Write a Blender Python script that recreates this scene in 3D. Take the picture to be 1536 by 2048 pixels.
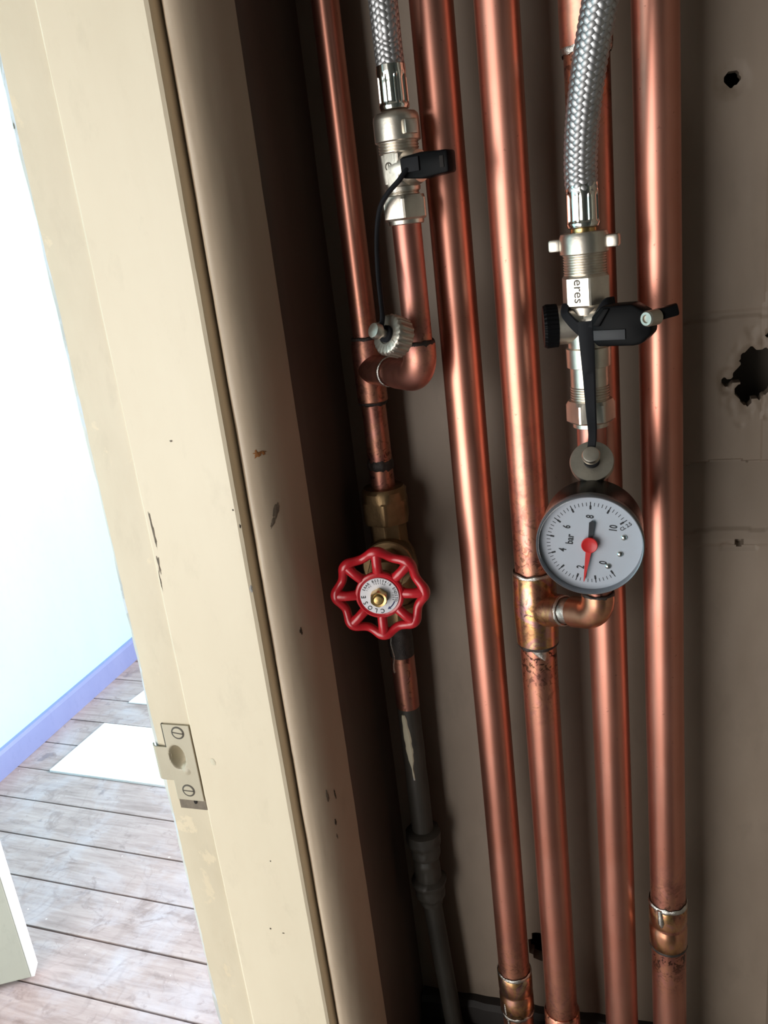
import bpy, bmesh, math, random
import numpy as np
from mathutils import Vector, Matrix, noise

# ------------------------------------------------------------------ clear
for o in list(bpy.data.objects):
    bpy.data.objects.remove(o)
scn = bpy.context.scene
COL = scn.collection
PI = math.pi

# ------------------------------------------------------------------ camera
# All measures below are metres with the lens at (0, 0, 0); EYE lifts the place
# so that the floor of the room is at z = 0.
EYE = 1.5
FPX = 1700.0
vd = np.array([1395 - 768, 6200 - 1024, FPX]); vd /= np.linalg.norm(vd)
yx = 1297 - 768.0
yy = -(vd[0] * yx + vd[2] * FPX) / vd[1]
yc = np.array([yx, yy, FPX]); yc /= np.linalg.norm(yc)
zc = -vd
xc = np.cross(yc, zc)
RM = np.stack([xc, yc, zc])            # world = RM @ (right, down, forward)

cam_d = bpy.data.cameras.new('camera')
cam = bpy.data.objects.new('camera', cam_d)
COL.objects.link(cam)
cam_d.sensor_fit = 'VERTICAL'
cam_d.sensor_height = 36.0
cam_d.lens = FPX / 2048 * 36.0
cam_d.clip_start = 0.01
cam.matrix_world = Matrix((
    (RM[0, 0], -RM[0, 1], -RM[0, 2], 0),
    (RM[1, 0], -RM[1, 1], -RM[1, 2], 0),
    (RM[2, 0], -RM[2, 1], -RM[2, 2], EYE),
    (0, 0, 0, 1)))
scn.camera = cam

# ------------------------------------------------------------------ light
world = bpy.data.worlds.new('world'); scn.world = world
world.use_nodes = True
bg = world.node_tree.nodes['Background']
bg.inputs[0].default_value = (0.80, 0.90, 1.0, 1)
bg.inputs[1].default_value = 0.5

def area(name, loc, target, sx, sy, power, col):
    d = bpy.data.lights.new(name, 'AREA')
    d.shape = 'RECTANGLE'; d.size = sx; d.size_y = sy
    d.energy = power; d.color = col
    o = bpy.data.objects.new(name, d); COL.objects.link(o)
    o.location = Vector(loc)
    v = Vector(target) - Vector(loc)
    o.rotation_euler = v.to_track_quat('-Z', 'Y').to_euler()
    return o
# daylight through the window behind the camera and the window of the far part of the room
area('window_daylight_near', (-1.16, -1.06, 1.15), (-1.16, 0, 1.15), 1.54, 1.5, 40, (1.0, 0.95, 0.89))
area('window_daylight_far', (1.14, 2.15, 1.75), (0, 2.15, 1.75), 2.0, 1.4, 265, (0.85, 0.90, 1.0))

vs = scn.view_settings
vs.view_transform = 'Standard'; vs.look = 'None'; vs.gamma = 1.0
vs.use_curve_mapping = False
vs.exposure = 0.0

# ------------------------------------------------------------------ measuring
def at(px, py, Y):
    r = RM @ np.array([px - 768.0, py - 1024.0, FPX])
    r = r * (Y / r[1])
    return Vector(r)
def atz(px, py, z):
    r = RM @ np.array([px - 768.0, py - 1024.0, FPX])
    r = r * (z / r[2])
    return Vector(r)
def zpx(py, X, Y):
    k = (py - 1024.0) / FPX
    a = lambda j: RM[0, j] * X + RM[1, j] * Y
    return (k * a(2) - a(1)) / (RM[2, 1] - k * RM[2, 2])

# ------------------------------------------------------------------ materials
MATS = {}
class NT:
    def __init__(s, name):
        s.m = bpy.data.materials.new(name); s.m.use_nodes = True
        s.t = s.m.node_tree; s.b = s.t.nodes['Principled BSDF']
    def n(s, typ, **kw):
        nd = s.t.nodes.new(typ)
        for k, v in kw.items():
            if k.startswith('i_'):
                nd.inputs[k[2:].replace('_', ' ')].default_value = v
            else:
                setattr(nd, k, v)
        return nd
    def l(s, a, b): s.t.links.new(a, b)
    def coord(s, scale=(1, 1, 1)):
        c = s.n('ShaderNodeTexCoord'); mp = s.n('ShaderNodeMapping')
        mp.inputs['Scale'].default_value = scale
        s.l(c.outputs['Object'], mp.inputs['Vector'])
        return mp.outputs['Vector']
    def noise(s, scale, detail=4, vec=None, rough=.55, dist=0.0):
        nd = s.n('ShaderNodeTexNoise')
        nd.inputs['Scale'].default_value = scale
        nd.inputs['Detail'].default_value = detail
        nd.inputs['Roughness'].default_value = rough
        nd.inputs['Distortion'].default_value = dist
        if vec is None: vec = s.coord()
        s.l(vec, nd.inputs['Vector'])
        return nd.outputs['Fac']
    def ramp(s, fac, stops):
        nd = s.n('ShaderNodeValToRGB')
        el = nd.color_ramp.elements
        while len(el) < len(stops): el.new(0.5)
        for e, (p, c) in zip(el, stops):
            e.position = p
            e.color = (c, c, c, 1) if isinstance(c, (int, float)) else (*c, 1)
        s.l(fac, nd.inputs['Fac'])
        return nd.outputs['Color']
    def mix(s, fac, a, b, mode='MIX'):
        nd = s.n('ShaderNodeMix'); nd.data_type = 'RGBA'; nd.blend_type = mode
        for sock, v in ((nd.inputs[0], fac), (nd.inputs[6], a), (nd.inputs[7], b)):
            if isinstance(v, (int, float)): sock.default_value = v
            elif isinstance(v, tuple): sock.default_value = (*v, 1)
            else: s.l(v, sock)
        return nd.outputs[2]
    def bump(s, h, strength, dist=.001):
        nd = s.n('ShaderNodeBump')
        nd.inputs['Strength'].default_value = strength
        nd.inputs['Distance'].default_value = dist
        s.l(h, nd.inputs['Height'])
        s.l(nd.outputs['Normal'], s.b.inputs['Normal'])
    def set(s, col=None, rough=None, metal=0.0, **kw):
        if col is not None:
            if isinstance(col, tuple): s.b.inputs['Base Color'].default_value = (*col, 1)
            else: s.l(col, s.b.inputs['Base Color'])
        if rough is not None:
            if isinstance(rough, (int, float)): s.b.inputs['Roughness'].default_value = rough
            else: s.l(rough, s.b.inputs['Roughness'])
        s.b.inputs['Metallic'].default_value = metal
        for k, v in kw.items():
            s.b.inputs[k].default_value = v
        return s.m

def simple(name, col, rough, metal=0.0, var=0.15, vs_=60, bump=0.0, **kw):
    t = NT(name)
    f = t.noise(vs_)
    lo = tuple(c * (1 - var) for c in col); hi = tuple(min(1, c * (1 + var)) for c in col)
    c = t.ramp(f, [(.3, lo), (.7, hi)])
    if bump: t.bump(t.noise(vs_ * 6), bump)
    MATS[name] = t.set(c, rough, metal, **kw)
    return MATS[name]

def copper(name, base, brown, rough):
    t = NT(name)
    v1 = t.coord((1, 1, .12)); v2 = t.coord((1, 1, 1))
    streak = t.noise(90, 4, v1)
    big = t.noise(16, 3, v2)
    c = t.ramp(streak, [(.25, tuple(x * .86 for x in base)), (.75, base)])
    c = t.mix(t.ramp(big, [(.42, 0.0), (.68, .55)]), c, brown)
    # heat marks left by the torch round the soldered joints
    at_ = t.n('ShaderNodeUVMap', uv_map='heat')
    sx_ = t.n('ShaderNodeSeparateXYZ'); t.l(at_.outputs[0], sx_.inputs[0])
    heat = sx_.outputs[0]
    band = t.noise(70, 4, t.coord((1, 1, .8)), dist=.6)
    if name == 'copper_heated':
        tint = t.ramp(band, [(.30, (.12, .06, .05)), (.42, (.40, .15, .09)), (.50, (.66, .44, .14)), (.56, (.52, .26, .34)),
                             (.62, (.62, .58, .34)), (.75, (.72, .38, .27))])
    else:
        tint = t.ramp(band, [(.30, (.12, .055, .05)), (.43, (.36, .14, .105)), (.53, (.58, .28, .15)),
                             (.62, (.56, .25, .21)), (.75, (.70, .36, .28))])
    hm = t.n('ShaderNodeMath', operation='MULTIPLY'); hm.inputs[1].default_value = .85 if name == 'copper_heated' else .70
    t.l(heat, hm.inputs[0])
    c = t.mix(hm.outputs[0], c, tint)
    # flux specks
    sp = t.ramp(t.noise(230, 5, v2, .6, 1.2), [(.53, 0.0), (.59, 1.0)])
    sm = t.n('ShaderNodeMath', operation='MULTIPLY')
    t.l(sp, sm.inputs[0])
    hp = t.n('ShaderNodeMath', operation='POWER'); hp.inputs[1].default_value = 2.2
    t.l(heat, hp.inputs[0]); t.l(hp.outputs[0], sm.inputs[1])
    c = t.mix(sm.outputs[0], c, (.05, .025, .02))
    fine = t.ramp(t.noise(420, 2, v2), [(.70, 0.0), (.76, .5)])
    c = t.mix(fine, c, (.20, .08, .06))
    r = t.ramp(t.noise(45, 4, v1), [(.3, rough - .05), (.7, rough + .07)])
    t.bump(t.noise(26, 2, t.coord((1, 1, .5))), .12, .0012)
    MATS[name] = t.set(c, r, 1.0)
copper('copper', (.66, .30, .225), (.50, .18, .115), .38)
copper('copper_old', (.56, .25, .20), (.34, .12, .085), .42)
copper('copper_heated', (.68, .33, .22), (.52, .25, .10), .30)

simple('nickel', (.66, .605, .53), .37, 1.0, .08, 140, .05)
simple('nickel_dull', (.50, .46, .40), .42, 1.0, .12, 140, .08)
simple('chrome', (.78, .76, .70), .14, 1.0, .05)
simple('braid_steel', (.42, .42, .43), .46, 1.0, .10, 200)
simple('braid_core', (.05, .05, .05), .6)
simple('brass', (.58, .40, .17), .28, 1.0, .12, 120)
simple('brass_dull', (.30, .20, .105), .46, 1.0, .25, 90, .12)
simple('red_paint', (.42, .010, .018), .30, 0, .12, 70, .10, **{'Coat Weight': .3, 'Coat Roughness': .2})
simple('black_plastic', (.004, .004, .0045), .38, 0, .1, **{'Specular IOR Level': .05})
simple('lit_pad_grey', (.040, .041, .045), .5, 0, .1, **{'Specular IOR Level': .2})  # lighter grey that paints the lit bar on the right lever
simple('black_rubber', (.013, .0135, .016), .6, 0, .1, **{'Specular IOR Level': .10})
simple('gauge_black', (.006, .0055, .0055), .25, 0, .1, **{'Specular IOR Level': .12})
simple('dial_white', (.50, .52, .57), .55, 0, .02)
simple('ink', (.012, .012, .016), .6, 0, 0)
simple('ink_blue', (.03, .03, .10), .6, 0, 0)
simple('needle_red', (.62, .02, .02), .35, 0, .05)
simple('label_foil', (.60, .60, .64), .45, .3, .05, 200)
simple('bezel_grey', (.20, .21, .23), .30, .5, .04)
simple('solder', (.62, .60, .56), .25, 1.0, .35, 300, .4)
simple('solder_dark', (.035, .027, .024), .40, .3, .5, 300, .4)
simple('dark_hole', (.012, .009, .008), .9)
simple('engraving', (.09, .078, .062), .7, .2, .1)

simple('rust', (.30, .115, .03), .7, 0, .3, 300)
simple('scrape', (.16, .125, .09), .6, 0, .2, 200)
simple('chip_grey', (.42, .41, .40), .6, 0, .15, 200)
simple('crack', (.06, .042, .028), .8, 0, .2, 300)

def glassmat():
    m = bpy.data.materials.new('gauge_glass'); m.use_nodes = True
    t = m.node_tree; t.nodes.clear()
    o = t.nodes.new('ShaderNodeOutputMaterial'); mx = t.nodes.new('ShaderNodeMixShader')
    a = t.nodes.new('ShaderNodeBsdfTransparent'); g = t.nodes.new('ShaderNodeBsdfGlossy')
    a.inputs[0].default_value = (.96, .97, .98, 1); g.inputs['Roughness'].default_value = .04
    mx.inputs[0].default_value = .035
    t.links.new(a.outputs[0], mx.inputs[1]); t.links.new(g.outputs[0], mx.inputs[2])
    t.links.new(mx.outputs[0], o.inputs[0])
    MATS['gauge_glass'] = m
glassmat()

def paint(name, a, b, chip, rough=.45, chip_at=.70, scale=9, bump=.25):
    t = NT(name)
    v = t.coord((1, 1, .45)); v2 = t.coord()
    c = t.ramp(t.noise(scale, 5, v, .6), [(.32, a), (.68, b)])
    c = t.mix(t.ramp(t.noise(60, 5, v, .65), [(.55, 0.0), (.75, .35)]), c, tuple(x * .82 for x in a))
    c = t.mix(t.ramp(t.noise(34, 6, v2, .62, .5), [(chip_at, 0.0), (chip_at + .035, .85)]), c, chip)
    t.bump(t.noise(22, 6, t.coord((1, 1, .22)), .62), bump, .0015)
    MATS[name] = t.set(c, rough)
paint('cream_paint', (.67, .575, .425), (.75, .655, .50), (.45, .36, .23), .42, .78, 7, .35)
paint('cream_strip', (.58, .495, .36), (.68, .59, .445), (.71, .60, .43), .42, .60, 16, .5)
paint('bare_edge', (.34, .33, .33), (.60, .57, .52), (.55, .57, .62), .5, .52, 22, .5)
paint('plate_paint', (.44, .39, .29), (.52, .46, .345), (.60, .54, .42), .4, .66, 40, .4)
paint('dark_panel', (.085, .075, .065), (.10, .09, .08), (.08, .07, .06), .7, .9, 3, .1)
paint('cream_worn', (.60, .55, .42), (.70, .63, .46), (.50, .50, .50), .5, .60, 14, .40)
paint('tan_paint', (.47, .37, .27), (.55, .44, .33), (.25, .13, .06), .45, .78, 10, .3)
paint('wall_tan', (.172, .134, .102), (.224, .178, .137), (.12, .09, .065), .6, .74, 12, .35)
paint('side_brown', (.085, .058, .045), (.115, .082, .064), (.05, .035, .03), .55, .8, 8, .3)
paint('lead_grey', (.028, .025, .021), (.06, .053, .043), (.40, .37, .29), .5, .73, 30, .6)
paint('wall_pale_blue', (.40, .78, .86), (.43, .81, .89), (.4, .78, .86), .6, .9, 3, .1)
paint('room_wall', (.20, .175, .15), (.235, .205, .175), (.19, .17, .15), .7, .9, 3, .1)
paint('skirting_blue_cast', (.19, .22, .40), (.22, .25, .43), (.5, .55, .72), .45, .76, 6, .2)  # blue white-balance cast of the daylight put into the skirting colour
paint('door_paint', (.42, .43, .36), (.47, .48, .40), (.3, .3, .25), .5, .85, 6, .2)
paint('white_gloss', (.82, .82, .80), (.86, .86, .84), (.6, .6, .6), .4, .9, 6, .1)
paint('patch_white', (.86, .86, .84), (.90, .90, .88), (.7, .7, .7), .7, .9, 6, .05)
paint('black_pitch', (.012, .010, .009), (.022, .018, .016), (.05, .04, .03), .7, .74, 30, .6)

def boards():
    t = NT('floor_board')
    oi = t.n('ShaderNodeObjectInfo')
    c0 = t.n('ShaderNodeTexCoord')
    mp = t.n('ShaderNodeMapping'); mp.inputs['Scale'].default_value = (1, 9, 9)
    t.l(c0.outputs['Object'], mp.inputs['Vector'])
    off = t.n('ShaderNodeVectorMath', operation='ADD')
    mul = t.n('ShaderNodeVectorMath', operation='SCALE'); mul.inputs['Scale'].default_value = 31.0
    cmb = t.n('ShaderNodeCombineXYZ')
    t.l(oi.outputs['Random'], cmb.inputs[0]); t.l(oi.outputs['Random'], cmb.inputs[1])
    t.l(cmb.outputs[0], mul.inputs[0]); t.l(mp.outputs[0], off.inputs[0]); t.l(mul.outputs[0], off.inputs[1])
    grain = t.noise(7, 6, off.outputs[0], .65, .4)
    geo = t.n('ShaderNodeNewGeometry')
    pos = geo.outputs['Position']
    c = t.ramp(grain, [(.28, (.27, .195, .175)), (.5, (.40, .305, .28)), (.75, (.50, .40, .37))])
    wear = t.noise(5.5, 6, pos, .65, .4)
    c = t.mix(t.ramp(wear, [(.48, 0.0), (.72, .7)]), c, (.52, .48, .51))
    stain = t.noise(3.6, 3, pos, .5, .8)
    st = t.ramp(stain, [(.492, 0.0), (.498, .16), (.502, .16), (.508, 0.0)])
    c = t.mix(st, c, (.17, .115, .105))
    st2 = t.ramp(t.noise(9, 4, pos, .6), [(.30, .6), (.36, 0.0)])
    c = t.mix(st2, c, (.17, .14, .16))
    st3 = t.ramp(t.noise(14, 6, pos, .7, 1.0), [(.56, 0.0), (.66, .55)])
    c = t.mix(st3, c, (.22, .155, .14))
    spl = t.ramp(t.noise(60, 3, pos, .5), [(.735, 0.0), (.75, 1.0)])
    c = t.mix(spl, c, (.85, .85, .84))
    t.bump(grain, .3, .002)
    MATS['floor_board'] = t.set(c, .55)
boards()

# ------------------------------------------------------------------ mesh kit
class MB:
    def __init__(s): s.v = []; s.f = []; s.heat = {}
    def add(s, vs_, fs):
        o = len(s.v); s.v.extend(Vector(p) for p in vs_)
        s.f.extend(tuple(i + o for i in f) for f in fs)
        return s
    def rings(s, rings, cap0=True, cap1=True, closed=False, cen0=None, cen1=None):
        n = len(rings[0]); o = len(s.v)
        for r in rings: s.v.extend(Vector(p) for p in r)
        m = len(rings)
        for i in range(m if closed else m - 1):
            a = o + i * n; b = o + ((i + 1) % m) * n
            for k in range(n):
                k2 = (k + 1) % n
                s.f.append((a + k, a + k2, b + k2, b + k))
        if not closed:
            if cap0: s.f.append(tuple(o + k for k in reversed(range(n))))
            if cap1: s.f.append(tuple(o + (m - 1) * n + k for k in range(n)))
        return s
    def lathe(s, O, A, prof, n=32, rfun=None, up=None, caps=True, squash=1.0):
        O = Vector(O); A = Vector(A).normalized()
        U, V = frame(A, up)
        rs = []
        for st, r in prof:
            ring = []
            for k in range(n):
                th = 2 * PI * k / n
                rr = rfun(r, th, st) if rfun else r
                ring.append(O + A * st + U * (rr * math.cos(th)) + V * (rr * squash * math.sin(th)))
            rs.append(ring)
        return s.rings(rs, caps, caps)
    def tube(s, path, r, n=20, up=None, closed=False, flat=1.0, caps=True):
        path = [Vector(p) for p in path]; m = len(path)
        if isinstance(r, (int, float)): r = [r] * m
        tg = []
        for i in range(m):
            a = path[(i - 1) % m] if (closed or i > 0) else path[i]
            b = path[(i + 1) % m] if (closed or i < m - 1) else path[i]
            tg.append((b - a).normalized())
        U, V = frame(tg[0], up)
        rs = []
        for i in range(m):
            if up is not None:
                U, V = frame(tg[i], up)
            else:
                U = (U - tg[i] * U.dot(tg[i])).normalized(); V = tg[i].cross(U)
            rs.append([path[i] + U * (r[i] * math.cos(2 * PI * k / n)) + V * (r[i] * flat * math.sin(2 * PI * k / n)) for k in range(n)])
        return s.rings(rs, caps, caps, closed)
    def prism(s, poly, O, U, V, W, d):
        O, U, V, W = Vector(O), Vector(U), Vector(V), Vector(W)
        a = [O + U * x + V * y for x, y in poly]; b = [p + W * d for p in a]
        return s.rings([a, b])
    def box(s, c, sx, sy, sz, U=(1, 0, 0), V=(0, 1, 0), W=(0, 0, 1)):
        c, U, V, W = Vector(c), Vector(U), Vector(V), Vector(W)
        vs_ = [c + U * (sx / 2 * i) + V * (sy / 2 * j) + W * (sz / 2 * k) for k in (-1, 1) for j in (-1, 1) for i in (-1, 1)]
        return s.add(vs_, [(0, 2, 3, 1), (4, 5, 7, 6), (0, 1, 5, 4), (2, 6, 7, 3), (0, 4, 6, 2), (1, 3, 7, 5)])

def frame(A, up=None):
    A = Vector(A).normalized()
    if up is None:
        up = Vector((0, 0, 1)) if abs(A.z) < .9 else Vector((1, 0, 0))
        U = (up - A * up.dot(A)).normalized()
    else:
        up = Vector(up); U = (up - A * up.dot(A)).normalized()
    return U, A.cross(U)

def mesh_obj(name, mb, mat, parent=None, base=None, smooth=35, bevel=0.0, heat=None, bseg=2):
    me = bpy.data.meshes.new(name)
    base = Vector((0, 0, 0)) if base is None else Vector(base)
    me.from_pydata([tuple(v - base) for v in mb.v], [], mb.f)
    bm = bmesh.new(); bm.from_mesh(me)
    bmesh.ops.recalc_face_normals(bm, faces=bm.faces[:])
    if bevel:
        es = [e for e in bm.edges if len(e.link_faces) == 2 and e.calc_face_angle(0) > math.radians(30)]
        bmesh.ops.bevel(bm, geom=es, offset=bevel, segments=bseg, affect='EDGES', profile=.5, clamp_overlap=True)
    bm.to_mesh(me); bm.free()
    if heat is not None:
        hv = [heat(Vector(v.co) + base) for v in me.vertices]
        uv = me.uv_layers.new(name='heat')
        for lp_ in me.loops: uv.data[lp_.index].uv = (hv[lp_.vertex_index], 0.0)
    if smooth:
        me.polygons.foreach_set('use_smooth', [True] * len(me.polygons))
        me.set_sharp_from_angle(angle=math.radians(smooth))
    me.materials.append(MATS[mat] if isinstance(mat, str) else mat)
    o = bpy.data.objects.new(name, me); COL.objects.link(o)
    if parent: o.parent = parent
    return o

class Thing:
    def __init__(s, name, label, cat, base, group=None):
        s.base = Vector(base)
        o = bpy.data.objects.new(name, None); COL.objects.link(o)
        o.empty_display_size = .02
        o.location = s.base + Vector((0, 0, EYE))
        o['label'] = label; o['category'] = cat
        if group: o['group'] = group
        s.o = o
    def part(s, name, mb, mat, parent=None, label=None, **kw):
        p = mesh_obj(name, mb, mat, parent or s.o, s.base, **kw)
        if label: p['label'] = label
        return p

def struct(name, mb, mat, parent=None, base=None, **kw):
    base = Vector((0, 0, 0)) if base is None else Vector(base)
    o = mesh_obj(name, mb, mat, parent, base, **kw)
    if parent is None:
        o.location = base + Vector((0, 0, EYE)); o['kind'] = 'structure'
    return o

def hexr(phase, n=6):
    """prism cross-section; the stored radius is the apothem, rounded off by the chamfer value"""
    def fun(r, th, st):
        ap, lim = r
        a = (th - phase + PI / n) % (2 * PI / n) - PI / n
        return min(ap / math.cos(a), lim)
    return fun

def text_mb(body, size, squeeze=1.0, bold=0.0, mid=True):
    cu = bpy.data.curves.new('lettering', 'FONT'); cu.body = body; cu.size = size
    cu.align_x = 'CENTER' if mid else 'LEFT'; cu.align_y = 'CENTER' if mid else 'BOTTOM_BASELINE'
    cu.offset = bold; cu.resolution_u = 3
    o = bpy.data.objects.new('lettering', cu); COL.objects.link(o)
    dg = bpy.context.evaluated_depsgraph_get()
    me = bpy.data.meshes.new_from_object(o.evaluated_get(dg))
    vs_ = [(v.co.x * squeeze, v.co.y) for v in me.vertices]
    fs = [tuple(p.vertices) for p in me.polygons]
    bpy.data.objects.remove(o); bpy.data.curves.remove(cu); bpy.data.meshes.remove(me)
    return vs_, fs

def put_text(mb, body, size, O, right, upv, squeeze=1.0, bold=0.0):
    vs_, fs = text_mb(body, size, squeeze, bold)
    O, right, upv = Vector(O), Vector(right), Vector(upv)
    mb.add([O + right * x + upv * y for x, y in vs_], fs)

# ------------------------------------------------------------------ places
YW = 0.510                      # back wall of the cupboard
YP = 0.468                      # row of 22 mm pipes
P3 = (at(905, 500, YP).x, YP); P4 = (at(1020, 420, YP).x, YP)
P5 = (at(1229, 1640, YP).x, YP); P6 = (at(1325, 1024, YP).x, YP)
P1 = (at(716, 550, .485).x, .485)
P2 = (-.1172, .440)             # riser of the left branch
PR = (-.0300, .440)             # riser of the right branch
TOP = .60; BOT = zpx(2006, -.10, YW) - .02

# ------------------------------------------------------------------ room shell
X0, X1, Y0, Y1, ZF, ZC = -2.0, 1.2, -1.12, 3.3, -EYE, 1.1
fl = MB().box(((X0 + X1) / 2, (Y0 + Y1) / 2, ZF - .06), X1 - X0, Y1 - Y0, .08)
floor = struct('floor', fl, 'dark_hole', smooth=0)
# planks run across the room, turned a touch
ang = math.atan2(-.0235, .455)
du = Vector((math.cos(ang), math.sin(ang), 0)); dv = Vector((-math.sin(ang), math.cos(ang), 0))
pit = .1398
ref = Vector((-1.81, 1.594, ZF))
plank_me = None
random.seed(4)
for i in range(-21, 13):
    c = ref + dv * (pit * (i + .5)) + du * 1.385
    if c.y < Y0 + .22 or c.y > Y1 + .03: continue
    mb = MB().box((0, 0, 0), 3.22, pit - .0042, .018)
    if plank_me is None:
        pl = mesh_obj('plank', mb, 'floor_board', floor, bevel=.0015, smooth=0); plank_me = pl.data
    else:
        pl = bpy.data.objects.new('plank', plank_me); COL.objects.link(pl); pl.parent = floor
    pl.location = c + Vector((0, 0, -.009 + random.uniform(-.0012, .0006)))
    pl.rotation_euler = (0, 0, ang)

struct('wall_left', MB().box((X0 - .05, (Y0 + Y1) / 2, (ZF + ZC) / 2), .1, Y1 - Y0, ZC - ZF), 'wall_pale_blue', smooth=0)
struct('wall_far', MB().box(((X0 + X1) / 2, Y1 + .05, (ZF + ZC) / 2), X1 - X0, .1, ZC - ZF), 'room_wall', smooth=0)
struct('ceiling', MB().box(((X0 + X1) / 2, (Y0 + Y1) / 2, ZC + .05), X1 - X0, Y1 - Y0, .1), 'room_wall', smooth=0)

def wall_with_opening(name, axis, pos, lo, hi, wlo, whi, z0, z1, mat):
    mb = MB()
    def slab(a, b, za, zb):
        if axis == 'Y': mb.box(((a + b) / 2, pos, (za + zb) / 2), b - a, .1, zb - za)
        else: mb.box((pos, (a + b) / 2, (za + zb) / 2), .1, b - a, zb - za)
    slab(lo, wlo, ZF, ZC); slab(whi, hi, ZF, ZC); slab(wlo, whi, ZF, z0); slab(wlo, whi, z1, ZC)
    return struct(name, mb, mat, smooth=0)
wall_with_opening('wall_behind', 'Y', Y0 - .05, X0, X1, -1.95, -.37, -1.12, .42, 'room_wall')
wall_with_opening('wall_right', 'X', X1 + .05, Y0, Y1, 1.12, 3.18, -.48, .98, 'dark_panel')
def window_frame(name, axis, pos, lo, hi, z0, z1):
    mb = MB(); t = .05
    def bar(a, b, za, zb):
        if axis == 'Y': mb.box(((a + b) / 2, pos, (za + zb) / 2), b - a, .06, zb - za)
        else: mb.box((pos, (a + b) / 2, (za + zb) / 2), .06, b - a, zb - za)
    bar(lo, hi, z0, z0 + t); bar(lo, hi, z1 - t, z1); bar(lo, lo + t, z0, z1); bar(hi - t, hi, z0, z1)
    bar((lo + hi) / 2 - .02, (lo + hi) / 2 + .02, z0, z1)
    return struct(name, mb, 'white_gloss', smooth=0)
window_frame('window_1', 'Y', Y0 - .05, -1.95, -.37, -1.12, .42)
window_frame('window_2', 'X', X1 + .05, 1.12, 3.18, -.48, .98)

# skirting along the pale blue wall
zb = 0.088
pf = [(0, 0), (.018, 0), (.018, zb - .012), (.012, zb - .002), (0, zb)]
struct('baseboard_left', MB().prism(pf, (X0, Y0, ZF), (1, 0, 0), (0, 0, 1), (0, 1, 0), Y1 - Y0), 'skirting_blue_cast', smooth=0)

struct('baseboard_far', MB().prism([(0, 0), (0, -.018), (zb - .008, -.018), (zb, -.010), (zb, 0)], (X0 + .019, Y1, ZF), (0, 0, 1), (0, 1, 0), (1, 0, 0), X1 - X0 - .02), 'skirting_blue_cast', smooth=0)

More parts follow.
